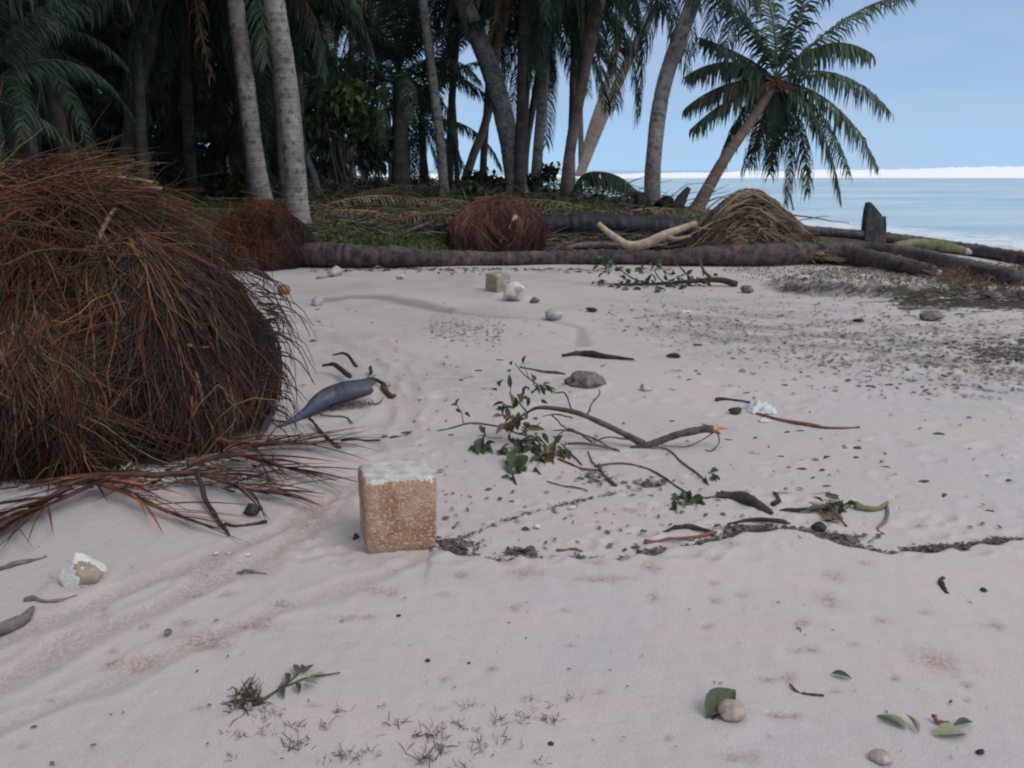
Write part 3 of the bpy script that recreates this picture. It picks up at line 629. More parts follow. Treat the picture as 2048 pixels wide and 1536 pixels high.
# far wall of the grove
def far_forest():
    rg = np.random.default_rng(8); mb = MB()
    base = frond_mb(arc(4.6, 40, -60), 1.1, 20, 0.10, 0.8, 0.04, seed=1, low=True)
    V0 = np.concatenate(base.V); Q0 = np.concatenate(base.Q); C0 = np.concatenate(base.C)
    n = 3600
    for i in range(n):
        a = rg.random()
        Y = rg.uniform(52, 66); X = -12.5 - (a * 60) + rg.uniform(-1, 1)
        if i % 4 == 0: X = rg.uniform(-40, -17) - 6; Y = rg.uniform(8, 50); X -= 0.25 * Y
        z = 0.6 + rg.random() ** 1.2 * 12.0
        az = rg.uniform(0, 6.28); t_ = rg.normal(0, 0.35); k = rg.uniform(0.7, 1.2)
        Rm = np.array(Matrix.Rotation(az, 3, 'Z') @ Matrix.Rotation(t_, 3, 'Y'))
        mb.add((V0 * k) @ Rm.T + np.array([X, Y, z]), Q0, None, C0[:, :3] * rg.uniform(0.5, 1.0))
    return mb
kind(link('forest', far_forest().mesh('forest', M['frond'])), 'stuff')

# leafy bushes and low plants
LEAF = None
def leaf_cloud(n, ctr, rad, size, seed, col_=(1, 1, 1), flat=0.5):
    rg = np.random.default_rng(seed); mb = MB()
    ncl = max(6, n // 45); cc = rg.normal(0, 1, (ncl, 3)); cc /= np.linalg.norm(cc, axis=1, keepdims=True); cc *= rg.random((ncl, 1)) ** 0.4
    c = cc[rg.integers(ncl, size=n)] + rg.normal(0, 0.2, (n, 3))
    p = np.array(ctr) + c * np.array(rad)
    d = rg.normal(0, 1, (n, 3)); d[:, 2] -= 0.3; d /= np.linalg.norm(d, axis=1, keepdims=True)
    s = size * (0.6 + 0.8 * rg.random((n, 1)))
    P = np.stack([p, p + d * s * 0.5, p + d * s + np.array([0, 0, -0.2]) * s], 1)
    Wd = np.stack([s[:, 0] * 0.06, s[:, 0] * 0.24, s[:, 0] * 0.03], 1)
    D = np.cross(d, rg.normal(0, 1, (n, 3)))
    mb.strips(P, Wd, D[:, None, :], np.array(col_)[None] * (0.6 + 0.8 * rg.random((n, 1))))
    return mb
def stems_mb(n, base, ctr, rad, r, seed):
    rg = np.random.default_rng(seed); P = []
    for i in range(n):
        e = np.array(ctr) + rg.normal(0, 0.45, 3) * np.array(rad); b_ = np.array(base) + np.array([rg.normal(0, 0.1), rg.normal(0, 0.1), 0])
        P.append(curve_pts([b_, (b_ + e) / 2 + rg.normal(0, 0.1, 3), e], 6))
    mb = MB(); mb.tubes(np.array(P), np.tile(np.linspace(r, r * 0.3, 6), (n, 1)), 4); return mb
def bush(px, py, wpx, hpx, label, seed, n=500, size=0.16, col_=(1, 1, 1), name='shrub', cat='shrub', group=None, lift=0.0):
    b_ = gp(px, py); k = pxm(b_); rw = wpx * k / 2; rh = hpx * k / 2
    t = thing(name, b_, label, cat, group)
    link('stem', stems_mb(7, (0, 0, -0.05), (0, 0, rh * 0.9 + lift), (rw * .7, rw * .6, rh * .8), 0.02 + 0.01 * lift, seed).mesh('stem', M['branch']), t)
    link('foliage', leaf_cloud(n, (0, 0, rh + lift), (rw, rw * 0.8, rh), size, seed, col_).mesh('foliage', M['bush']), t)
    return t
bush(985, 392, 100, 62, 'low dark shrub at the foot of the thick leaning palm', 51, 420, 0.2, (0.6, 0.7, 0.6))
bush(1085, 392, 70, 60, 'low dark shrub at the foot of the slim upright palm', 52, 300, 0.2, (0.6, 0.7, 0.6))
bush(690, 398, 150, 120, 'mid green leafy tree in the gap right of the thick grey palm', 53, 1500, 0.22, (2.0, 2.1, 1.6), 'leafy_tree', 'tree', lift=1.6)  # leaf tint raised to stand in for light through the canopy gap
bush(755, 392, 90, 100, 'dim green leafy tree behind the short stout palm', 54, 900, 0.24, (1.3, 1.35, 1.1), 'leafy_tree', 'tree', lift=0.8)
bush(485, 400, 60, 70, 'yellow green shrub at the foot of the thinner grey palm', 55, 260, 0.16, (1.3, 1.25, 0.7))
bush(400, 400, 120, 70, 'dark leafy shrub left of the yellow green shrub', 56, 420, 0.2, (0.7, 0.75, 0.7))
bush(930, 405, 70, 36, 'small green shrub between the shady palm and red root ball', 57, 240, 0.16, (0.8, 0.9, 0.7))
# undergrowth, grass
def undergrowth():
    rg = np.random.default_rng(12); mb = MB(); n = 9000
    x = rg.uniform(-16, 5, n); y = 16.2 + rg.random(n) ** 1.3 * 26
    keep = (shore(x, y) < -12.0); x = x[keep] + 0; y = y[keep]; n = len(x)
    cl = np.sin(x * 1.1 + y * 0.6) + np.sin(0.7 * y - 1.3 * x + 2) + rg.normal(0, 0.7, n); m = cl > 0.2; x, y = x[m], y[m]; n = len(x)
    z = hz(x, y); hgt = rg.uniform(0.08, 0.34, n) * np.clip((y - 15) / 6, 0.35, 1.2)
    d = rg.normal(0, 0.7, (n, 3)); d[:, 2] = 1; d /= np.linalg.norm(d, axis=1, keepdims=True)
    p = np.stack([x, y, z], -1)
    P = np.stack([p, p + d * hgt[:, None] * 0.6, p + (d + np.array([0, 0, -0.35])) * hgt[:, None]], 1)
    Wd = np.stack([hgt * 0.05, hgt * 0.12, hgt * 0.02], 1)
    pal = np.array([[0.85, 0.95, 0.75], [0.8, 0.75, 0.65], [1.4, 1.0, 0.8], [0.9, 1.0, 0.75]])
    mb.strips(P, Wd, rg.normal(0, 1, (n, 1, 3)), pal[rg.integers(4, size=n)] * rg.uniform(0.5, 1.1, (n, 1)))
    m = 900; x = rg.uniform(-12, 4, m); y = rg.uniform(16.3, 32, m); k = shore(x, y) < -12; x, y = x[k], y[k]; m = len(x)
    p = np.stack([x, y, hz(x, y) + rg.uniform(0, 0.25, m)], -1); a = rg.uniform(0, 6.28, m); L = rg.uniform(0.3, 1.6, m)
    e = p + np.stack([np.cos(a) * L, np.sin(a) * L * 0.6, rg.uniform(-0.05, 0.45, m)], -1)
    mid = (p + e) / 2 + rg.normal(0, 0.06, (m, 3))
    mb.tubes(np.stack([p, mid, e], 1), np.tile([0.012, 0.01, 0.004], (m, 1)), 3, tint=np.array([[1.6, 1.2, 0.9], [2.6, 2.2, 1.9], [1.0, 0.8, 0.6]])[rg.integers(3, size=m)])
    return mb
def brushwood(a0, a1, b0, b1, n, seed, cols):
    rg = np.random.default_rng(seed); mb = MB(); X = np.array([gp(rg.uniform(a0, a1), rg.uniform(b0, b1)) for _ in range(n)]); k = pxm(X[0])
    a = rg.normal(0, 0.5, n) + np.where(rg.random(n) < .5, 0, np.pi); L = rg.uniform(8, 60, n) * k
    e_ = X + np.stack([np.cos(a) * L, np.sin(a) * L * .5, rg.uniform(-.01, .12, n) * L * 3], -1); e_[:, 2] = np.maximum(e_[:, 2], hz(e_[:, 0], e_[:, 1]) + .01); X[:, 2] += rg.uniform(0, .05, n)
    mid = (X + e_) / 2 + rg.normal(0, .05, (n, 3)) * L[:, None]
    mb.tubes(np.stack([X, mid, e_], 1), rg.uniform(.4, 1.6, (n, 1)) * k * np.array([[1.2, 1.0, .5]]), 4, tint=np.array(cols)[rg.integers(len(cols), size=n)] * rg.uniform(.6, 1.2, (n, 1)))
    return mb
kind(link('brushwood', brushwood(1085, 1420, 470, 505, 420, 71, [(.13, .09, .065), (.08, .06, .05), (.22, .17, .13), (.06, .055, .045)]).mesh('brushwood', M['litter'])), 'stuff')
kind(link('brushwood', brushwood(560, 1100, 388, 478, 1500, 73, [(.16, .13, .10), (.10, .082, .065), (.26, .22, .175), (.11, .115, .075), (.07, .06, .05)]).mesh('brushwood', M['litter'])), 'stuff')
kind(link('root_litter', brushwood(-40, 560, 920, 985, 330, 72, [(.10, .055, .04), (.06, .035, .03), (.16, .09, .06), (.05, .045, .04)]).mesh('root_litter', M['litter'])), 'stuff')
kind(link('undergrowth', undergrowth().mesh('undergrowth', M['bush'])), 'stuff')
def grass():
    rg = np.random.default_rng(13); mb = MB()
    X = []; Y = []
    def patch(a0, a1, b0, b1, n, dens=1):
        for _ in range(n):
            q = gp(rg.uniform(a0, a1), b0 + (b1 - b0) * rg.random()); X.append(q[0] + rg.normal(0, 0.12)); Y.append(q[1] + rg.normal(0, 0.2))
    patch(615, 925, 420, 495, 260); patch(620, 800, 450, 492, 420); patch(800, 920, 462, 492, 420); patch(300, 560, 380, 440, 200); patch(1090, 1420, 400, 440, 260)
    x = np.repeat(X, 6) + rg.normal(0, 0.06, len(X) * 6); y = np.repeat(Y, 6) + rg.normal(0, 0.1, len(Y) * 6)
    n = len(x); p = np.stack([x, y, hz(x, y) - 0.005], -1); h = rg.uniform(0.04, 0.13, n)
    d = rg.normal(0, 0.55, (n, 3)); d[:, 2] = 1
    P = np.stack([p, p + d * h[:, None] * 0.6, p + (d * np.array([1.7, 1.7, 0.9])) * h[:, None]], 1)
    Wd = np.stack([h * 0.06 + .004, h * 0.05 + .003, h * 0.01], 1)
    pal = np.array([[0.9, 1.0, 0.8], [0.75, 0.95, 0.7], [1.3, 1.25, 0.8], [1.0, 1.3, 0.75]])
    mb.strips(P, Wd, rg.normal(0, 1, (n, 1, 3)) * np.array([1, .4, .1]), pal[rg.integers(4, size=n)] * rg.uniform(0.6, 1.15, (n, 1)))
    return mb
kind(link('grass', grass().mesh('grass', M['grass'])), 'stuff')

# ------------------------------------------------------------------ uprooted root masses
def blob_radius(blobs, D):
    """blobs: list of (centre, radii); distance from origin along unit directions D to the smooth union"""
    def f(P):
        s = 0
        for c, r in blobs: s = s + np.exp(-3.0 * ((((P - np.array(c)) / np.array(r)) ** 2).sum(-1) - 1))
        return s
    lo = np.zeros(len(D)); hi = np.full(len(D), 4.0)
    for _ in range(26):
        mid = (lo + hi) / 2; ins = f(D * mid[:, None]) > 1.0
        lo = np.where(ins, mid, lo); hi = np.where(ins, hi, mid)
    az = np.arctan2(D[:, 1], D[:, 0]); el = D[:, 2]
    return lo * (1 + 0.045 * np.sin(9 * az + 2.5 * el + 1) + 0.035 * np.sin(15 * az - 5 * el) * np.sin(4 * el + 2) + 0.03 * np.sin(6 * el + 4 * az))
def rootmass(origin, blobs, nf, flen, rad, palette, seed, soil, label, group, dark_side=None, nthick=24, thick=0.02, out=0.25, zmin=-0.2, sway=0.4, jit=0.3):
    swk = sway; rg = np.random.default_rng(seed); origin = np.array(origin, float)
    t = thing('uprooted_palm', origin, label, 'uprooted palm', group)
    # core
    nu, nv = 72, 40; U = np.linspace(0, 2 * np.pi, nu, endpoint=False); Vv = np.linspace(0.02, np.pi - 0.02, nv)
    uu, vv = np.meshgrid(U, Vv); D = np.stack([np.sin(vv) * np.cos(uu), np.sin(vv) * np.sin(uu), np.cos(vv)], -1).reshape(-1, 3)
    R = blob_radius(blobs, D) * (0.955 + 0.05 * np.sin(D[:, 0] * 9 + D[:, 2] * 6) * np.sin(D[:, 1] * 8 + 5 * D[:, 2]) + 0.03 * rg.random(len(D)))
    idx = np.arange(nu * nv).reshape(nv, nu); Q = np.stack([idx[:-1], np.roll(idx[:-1], -1, 1), np.roll(idx[1:], -1, 1), idx[1:]], -1).reshape(-1, 4)
    P = D * R[:, None]; P[:, 2] = np.maximum(P[:, 2], zmin)
    mb = MB(); mb.add(P, Q); link('root_core', mb.mesh('root_core', M[soil]), t)
    def walk(n, L, m, kout=1.0, cling=1.0, front=True):
        d = rg.normal(0, 1, (n, 3)); d[:, 2] = d[:, 2] * 0.8 + 0.35
        if front: d[:, 1] = -np.abs(d[:, 1]) * 0.9 + 0.3 * rg.normal(0, 1, n)
        d /= np.linalg.norm(d, axis=1, keepdims=True)
        ncl = max(4, n // 26); own = rg.integers(ncl, size=n); cl = own < ncl * 0.7; d = np.where(cl[:, None], d[own] + rg.normal(0, 0.05, (n, 3)), d); d /= np.linalg.norm(d, axis=1, keepdims=True)
        off = 0.0 + 0.05 * rg.random(n); p = d * (blob_radius(blobs, d) + off)[:, None]
        sway = rg.normal(0, swk, (n, 3)); sway = np.where(cl[:, None], sway[own] + 0.35 * sway, sway); pts = [p]; st = (L * rg.uniform(0.5, 1.3, n) / (m - 1))[:, None]
        prev = None
        lift = rg.random(n) ** 3 * out * kout
        for j in range(1, m):
            nrm = p / (np.linalg.norm(p, axis=1, keepdims=True) + 1e-9)
            g = np.array([0.0, 0.0, -1.0]) + sway + rg.normal(0, jit, (n, 3))
            g = g + nrm * (0.3 if front is False else 0.0)
            tg = g - nrm * (g * nrm).sum(1, keepdims=True) * cling
            tg = tg + nrm * (lift * (j / m) ** 1.5)[:, None] * 2.2
            if prev is not None: tg = tg * 0.55 + prev * 0.45
            tg /= np.linalg.norm(tg, axis=1, keepdims=True) + 1e-9; prev = tg
            p = p + tg * st
            dn = p / (np.linalg.norm(p, axis=1, keepdims=True) + 1e-9); rr = blob_radius(blobs, dn); cur = np.linalg.norm(p, axis=1)
            p = np.where((cur < rr + off * 0.4)[:, None], dn * (rr + off)[:, None], p)
            p[:, 2] = np.maximum(p[:, 2], zmin + 0.01 + 0.02 * rg.random(n))
            pts.append(p.copy())
        return np.stack(pts, 1)
    pal = np.array(palette)
    def colours(P):
        n = len(P); c = pal[rg.integers(len(pal), size=n)] * rg.uniform(0.6, 1.25, (n, 1))
        sp = P[:, min(2, P.shape[1] - 1)]; patch = np.array([mnoise.fractal(Vector(p) * 2.6, 1.0, 2.0, 3) for p in sp]); patch2 = np.array([mnoise.noise(Vector(p) * 4.0 + Vector((9, 3, 5))) for p in sp])
        c = c * np.clip(0.85 + 0.9 * patch, 0.3, 1.6)[:, None] * np.stack([1 + 0.25 * patch2, np.ones(n), 1 - 0.35 * patch2], -1)
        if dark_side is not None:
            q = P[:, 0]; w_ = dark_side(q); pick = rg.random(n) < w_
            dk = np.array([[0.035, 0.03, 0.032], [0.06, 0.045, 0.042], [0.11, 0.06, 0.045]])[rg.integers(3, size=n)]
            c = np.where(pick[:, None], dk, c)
        return c
    mb = MB(); m = 7
    P = walk(nf, flen, m); rr = rad * rg.uniform(0.5, 1.4, nf)
    mb.tubes(P, rr[:, None] * np.linspace(1.1, 0.4, m)[None], 3, tint=colours(P))
    P = walk(nf // 4, flen * 0.5, 5, front=False); rr = rad * rg.uniform(0.5, 1.1, nf // 4)
    mb.tubes(P, rr[:, None] * np.linspace(1, 0.35, 5)[None], 3, tint=colours(P))
    kind(link('root_fibres', mb.mesh('root_fibres', M['fibre']), t), 'stuff')
    P = walk(nthick, flen * 1.5, 10, 0.45, cling=0.95)
    tc_ = pal[rg.integers(len(pal), size=nthick)] * rg.uniform(1.1, 1.9, (nthick, 1))
    for i in range(nthick):
        mb = MB(); mb.tubes(P[i], thick * rg.uniform(0.5, 1.1) * np.linspace(1, 0.35, 10), 5, tint=tc_[i]); link('root', mb.mesh('root', M['fibre']), t)
    return t
BROWN = [(0.24, 0.10, 0.045), (0.20, 0.072, 0.036), (0.25, 0.135, 0.062), (0.09, 0.045, 0.03), (0.33, 0.21, 0.115), (0.22, 0.066, 0.045), (0.12, 0.10, 0.045), (0.07, 0.04, 0.03), (0.10, 0.05, 0.035)]
o_big = np.array([-2.46, 5.10, 0.52])
BIG = [((0.14, 0.0, -0.20), (0.84, 0.84, 0.66)), ((-0.26, 0.10, 0.36), (0.74, 0.66, 0.58)), ((-1.05, 0.2, 0.02), (0.9, 0.8, 0.75)), ((0.42, -0.25, 0.18), (0.38, 0.4, 0.42)), ((-0.55, -0.45, 0.15), (0.42, 0.4, 0.5)), ((0.05, -0.6, -0.25), (0.4, 0.35, 0.5)), ((-0.7, 0.1, 0.66), (0.35, 0.35, 0.26))]
big = rootmass(o_big, BIG,
    15000, 0.55, 0.0038, BROWN, 61, 'soil', 'huge uprooted palm base, a towering mass of brown hanging roots at left', 'uprooted palms',
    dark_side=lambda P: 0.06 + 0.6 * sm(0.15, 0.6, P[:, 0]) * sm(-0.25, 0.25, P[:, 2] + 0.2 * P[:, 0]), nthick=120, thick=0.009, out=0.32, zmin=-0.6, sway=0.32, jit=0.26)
# long curved pale roots on its face
for pl, r in (([(330, 375), (265, 385), (215, 440), (180, 530)], 0.016), ([(140, 415), (110, 470), (85, 545)], 0.014), ([(310, 370), (250, 355), (200, 352)], 0.012), ([(375, 690), (420, 692), (455, 688)], 0.008)):
    pts = []
    for (a, c) in pl:
        d = ray(a, c)
        best = None
        for tt in np.linspace(3.4, 5.4, 160):
            q = CAM + d * tt - o_big
            n_ = np.linalg.norm(q)
            if n_ < blob_radius(BIG, (q / n_)[None])[0] + 0.085: best = q; break
        pts.append(best if best is not None else CAM + d * 4.9 - o_big)
    mb = MB(); P = curve_pts(pts, 14) + wob(14, 0.012); mb.tubes(P, np.linspace(r, r * 0.7, 14), 6, tint=np.array([0.42, 0.27, 0.17]))
    ob = link('root', mb.mesh('root', M['fibre']), big); ob['label'] = 'long pale curved root'
# dark roots poking out on the right edge
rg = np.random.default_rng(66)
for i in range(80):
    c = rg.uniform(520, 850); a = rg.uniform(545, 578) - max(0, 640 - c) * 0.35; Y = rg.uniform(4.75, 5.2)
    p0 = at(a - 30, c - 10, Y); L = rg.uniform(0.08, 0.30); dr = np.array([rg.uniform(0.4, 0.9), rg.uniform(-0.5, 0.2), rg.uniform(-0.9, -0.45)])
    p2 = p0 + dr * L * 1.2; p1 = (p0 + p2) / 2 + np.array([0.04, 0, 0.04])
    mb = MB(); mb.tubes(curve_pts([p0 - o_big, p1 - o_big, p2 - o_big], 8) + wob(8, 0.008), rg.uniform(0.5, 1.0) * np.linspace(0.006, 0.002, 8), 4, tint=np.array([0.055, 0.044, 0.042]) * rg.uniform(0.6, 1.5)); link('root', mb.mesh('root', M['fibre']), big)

ORANGE = [(0.22, 0.075, 0.03), (0.17, 0.06, 0.026), (0.12, 0.042, 0.022), (0.27, 0.12, 0.05), (0.08, 0.032, 0.02)]
b2 = gp(515, 541); k2 = pxm(b2)
o2 = b2 + np.array([0, 0.45, 65 * k2])
ub2 = rootmass(o2, [((-0.1, 0, -0.02), (0.57, 0.52, 0.44)), ((0.30, 0.05, -0.16), (0.42, 0.45, 0.42)), ((-0.35, -0.2, -0.3), (0.4, 0.35, 0.35)), ((0.1, -0.35, -0.35), (0.4, 0.3, 0.3)), ((0.05, -0.1, 0.18), (0.3, 0.3, 0.22))], 6000, 0.35, 0.005, ORANGE, 62, 'soil_orange', 'orange brown root ball with a long fallen trunk stretching right across the sand', 'uprooted palms',
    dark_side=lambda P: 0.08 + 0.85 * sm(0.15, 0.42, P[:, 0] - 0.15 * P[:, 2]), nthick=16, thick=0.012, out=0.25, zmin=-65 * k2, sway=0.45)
REDP = [(0.20, 0.075, 0.06), (0.15, 0.055, 0.045), (0.26, 0.12, 0.095), (0.11, 0.05, 0.045), (0.30, 0.18, 0.14)]
b3 = gp(1000, 507); k3 = pxm(b3)
o3 = b3 + np.array([0, 0.55, 52 * k3])
ub3 = rootmass(o3, [((0, 0, 0.0), (0.68, 0.60, 0.40)), ((0.06, 0.1, -0.3), (0.70, 0.6, 0.38)), ((-0.35, -0.2, -0.2), (0.45, 0.4, 0.45)), ((0.34, -0.25, -0.05), (0.4, 0.35, 0.36)), ((-0.1, 0.0, 0.20), (0.4, 0.35, 0.22))], 6000, 0.55, 0.0055, REDP, 63, 'soil_red', 'dome shaped red brown root ball with pale streak, blue grey trunk behind it', 'uprooted palms', nthick=14, thick=0.012, out=0.22, zmin=-52 * k3, sway=0.25, jit=0.15)
pp = [at(1032, 432, o3[1] - 0.58) - o3, at(1018, 455, o3[1] - 0.66) - o3, at(1000, 485, o3[1] - 0.68) - o3]
mb = MB(); mb.tubes(curve_pts(pp, 8), np.linspace(0.05, 0.03, 8), 6, tint=np.array([0.5, 0.36, 0.29])); ob = link('root', mb.mesh('root', M['fibre']), ub3); ob['label'] = 'broad pale root streak'

# ------------------------------------------------------------------ fallen trunks
def log_pts(px_bottom, widths):
    P = []; R = []
    for (a, c), wd in zip(px_bottom, widths):
        g = gp(a, c); r = wd * pxm(g) / 2; P.append(g + np.array([0, r * 0.9, r * 0.96])); R.append(r)
    return np.array(P), np.array(R)
def log_mb(P, R, n=90, sides=14, rough=0.03, seed=0, ring=True):
    rg = np.random.default_rng(seed); Q = curve_pts(P, n); rr = interp(R, n) * (1 + rough * 0.6 * rg.normal(0, 1, n) + 0.05 * np.sin(np.arange(n) * 0.31 + seed) * np.sin(np.arange(n) * 0.11) - (0.028 * (np.arange(n) % 2) * rg.random(n) if ring else 0))
    tn = (0.85 + 0.3 * rg.random(n))[:, None] * (1 - 0.3 * (np.arange(n) % 2) * rg.random(n) if ring else np.ones(n))[:, None] * np.ones((1, 3))
    mb = MB(); mb.tubes(Q, rr, sides, tint=tn[None], cap=True)
    V = mb.V[0].reshape(n, sides, 3); V += (rg.normal(0, 1, (n, sides, 1)) * 0.06 + 0.10 * np.sin(np.arange(sides) * 2.1 + seed)[None, :, None] * np.sin(np.arange(n) * 0.23)[:, None, None]) * (V - Q[:, None]); mb.V[0] = V.reshape(-1, 3)
    return mb
def add_log(px_bottom, widths, label, bark, seed, group='fallen palm trunks', parent=None, n=90, name='fallen_log'):
    P, R = log_pts(px_bottom, widths)
    if parent is not None:
        base = np.array(parent.location); P[0, 1] += 0.40; return link('trunk', log_mb(P - base, R, n, seed=seed).mesh('trunk', M[bark]), parent)
    base = P[0].copy(); o = link(name, log_mb(P - base, R, n, seed=seed).mesh(name, M[bark]), None, base); return tag(o, label, 'fallen trunk', group)
add_log([(562, 541), (680, 537), (850, 535), (1000, 532), (1180, 530), (1335, 530)], [52, 50, 36, 28, 30, 28], '', 'trunk_mossy', 1, parent=ub2, n=150)
P, R = log_pts([(1075, 492), (1200, 490), (1330, 492), (1450, 498)], [44, 52, 52, 40])
P[:, 2] += np.array([0.10, 0.08, 0.03, 0.0]); P[:, 1] += 0.5
link('trunk', log_mb(P - o3, R, 70, seed=2).mesh('trunk', M['trunk_blue']), ub3)
add_log([(1300, 530), (1345, 533), (1450, 534), (1560, 533), (1640, 530), (1720, 534), (1800, 546), (1868, 556)], [22, 33, 42, 46, 46, 40, 32, 26], 'dark fallen trunk under the dry frond heap, its right end curving down onto sand', 'trunk_mossy', 3)
add_log([(1590, 470), (1700, 478), (1850, 497), (2000, 522), (2150, 548)], [18, 20, 22, 26, 28], 'long straight fallen trunk nearest the water, lying behind the pointed stump', 'trunk_wet', 4)
add_log([(1655, 506), (1760, 513), (1880, 535), (2000, 566), (2140, 592)], [22, 28, 30, 33, 35], 'long dark fallen trunk in front of the pointed stump, running out at right', 'trunk_wet', 5)
# pale log lying behind the bent branch
P, R = log_pts([(1130, 503), (1180, 501), (1260, 501), (1335, 500)], [8, 14, 12, 8]); P[:, 2] += 0.03
o = link('log', log_mb(P - P[0], R, 24, 8, seed=6, ring=False).mesh('log', M['wood_grey']), None, P[0]); tag(o, 'short pale brown log lying behind the bent bare branch', 'log')
# bent bare branch
t = thing('bare_branch', gp(1270, 512), 'bent pale bare branch shaped like a wide V lying on the fallen trunk', 'branch')
bb = np.array(t.location); Yb = bb[1]
mb = MB(); mb.tubes(curve_pts([at(1196, 448, Yb - .1) - bb, at(1222, 470, Yb) - bb, at(1252, 489, Yb) - bb, at(1290, 487, Yb) - bb, at(1330, 470, Yb) - bb, at(1392, 448, Yb + .1) - bb], 26) + wob(26, 0.01), interp([0.045, 0.06, 0.07, 0.085, 0.08, 0.055], 26), 9, cap=True)
link('limb', mb.mesh('limb', M['wood_pale']), t)
mb = MB(); mb.tubes(curve_pts([at(1330, 470, Yb) - bb, at(1352, 478, Yb - .1) - bb, at(1382, 472, Yb - .15) - bb], 10), np.linspace(0.04, 0.025, 10), 7, cap=True); link('side_branch', mb.mesh('side_branch', M['wood_pale']), t)

# ------------------------------------------------------------------ stumps and debris by the sea palm
def chunk(name, outline_px, Y, thick, m, label, cat, group=None, taper=0.8):
    """solid broken timber: silhouette at its own distance with real, tapering thickness"""
    P = np.array([at(a, c, Y) for a, c in outline_px]); b_ = P.mean(0).copy(); b_[2] = P[:, 2].min()
    n = len(P); c0 = P.mean(0)
    rows = []
    for f, k in ((-1, taper * 0.8), (-0.55, 1.0), (0.45, 1.0), (1, taper * 0.8)):
        q = c0 + (P - c0) * np.array([k, 1, 0.985 if abs(f) == 1 else 1]); q = q + np.array([0, f * thick, 0]) + rng.normal(0, 0.008, q.shape); rows.append(q - b_)
    V = np.concatenate(rows); Q = []
    for r_ in range(3):
        for i in range(n): Q.append((r_ * n + i, r_ * n + (i + 1) % n, (r_ + 1) * n + (i + 1) % n, (r_ + 1) * n + i))
    mb = MB(); mb.add(V, Q); me = mb.mesh(name, m, smooth=False)
    bm = bmesh.new(); bm.from_mesh(me); bm.verts.ensure_lookup_table()
    for r_ in (0, 3): bm.faces.new([bm.verts[r_ * n + i] for i in (range(n) if r_ else reversed(range(n)))])
    bmesh.ops.recalc_face_normals(bm, faces=bm.faces); bm.to_mesh(me); bm.free()
    o = link(name, me, None, b_); return tag(o, label, cat, group)
Ys = gp(1745, 480)[1]
chunk('stump', [(1722, 482), (1727, 440), (1731, 420), (1735, 404), (1741, 410), (1749, 419), (1757, 429), (1761, 433), (1768, 432), (1769, 455), (1767, 484), (1745, 485)], Ys, 0.13, M['trunk_wet'], 'dark broken stump with a pointed slanting top standing between the two logs', 'stump', None, 1.15)
Yj = gp(1290, 424)[1]
chunk('stump', [(1270, 424), (1269, 388), (1272, 383), (1285, 385), (1298, 384), (1300, 400), (1299, 424)], Yj - 0.15, 0.2, M['wood_dark'], 'square dark stump standing left against the grey palm', 'stump')
b_ = gp(1332, 424)
def rock(px, py, wpx, hpx, m, label, cat='rock', seed=0, name='rock', facets=11, rough=0.13, sink=0.12, depth_k=0.9, group=None, sub=3, boxy=0):
    g = gp(px, py); k = pxm(g); rw = wpx * k / 2; rh = hpx * k / (2 * math.cos(math.atan2(H, g[1]))) ; rd = rw * depth_k
    rg = np.random.default_rng(seed)
    bm = bmesh.new(); bmesh.ops.create_icosphere(bm, subdivisions=sub, radius=1.0)
    V = np.array([v.co[:] for v in bm.verts])
    for _ in range(facets):
        d = rg.normal(0, 1, 3); d /= np.linalg.norm(d); c = rg.uniform(0.54, 0.86); q = V @ d; V = V - np.outer(np.maximum(q - c, 0), d)
    if boxy: V = V / (np.abs(V) ** boxy).sum(1, keepdims=True) ** (1 / boxy); rz_ = 0.5; V = V @ np.array([[math.cos(rz_), math.sin(rz_), 0], [-math.sin(rz_), math.cos(rz_), 0], [0, 0, 1]])
    off = Vector(rg.uniform(-50, 50, 3))
    nn = np.array([mnoise.fractal(Vector(p) * 1.7 + off, 1.0, 2.0, 4) for p in V]); V = V * (1 + rough * nn[:, None])
    V = V / np.abs(V).max(0)
    V = V * np.array([rw, rd, rh])
    a = rg.uniform(-0.3, 0.3); V = V @ np.array([[math.cos(a), math.sin(a), 0], [-math.sin(a), math.cos(a), 0], [0, 0, 1]])
    for v, p in zip(bm.verts, V): v.co = p
    me = bpy.data.meshes.new(name); bm.to_mesh(me); bm.free()
    me.polygons.foreach_set('use_smooth', np.ones(len(me.polygons), bool)); me.materials.append(m)
    o = link(name, me, None, g + np.array([0, rd * 0.75, rh * (1 - 2 * sink)])); return tag(o, label, cat, group)
rock(1335, 424, 52, 40, M['trunk_wet'], 'dark rounded root lump right of the grey palm foot', 'root lump', 71, 'root_lump', rough=0.25)
rock(1196, 402, 26, 20, M['clod'], 'dark round stone at the far edge of the bank by the water', 'rock', 72)
t_ = gp(1352, 424); k = pxm(t_)
mb = MB(); mb.tubes(curve_pts([at(1348, 428, t_[1]) - t_, at(1362, 400, t_[1]) - t_, at(1378, 375, t_[1]) - t_], 12), interp([11 * k, 12 * k, 9 * k, 5 * k], 12), 10, cap=True)
tag(link('broken_branch', mb.mesh('broken_branch', M['wood_dark']), None, t_), 'thick dark broken stub leaning right at the foot of the leaning sea palm', 'branch')
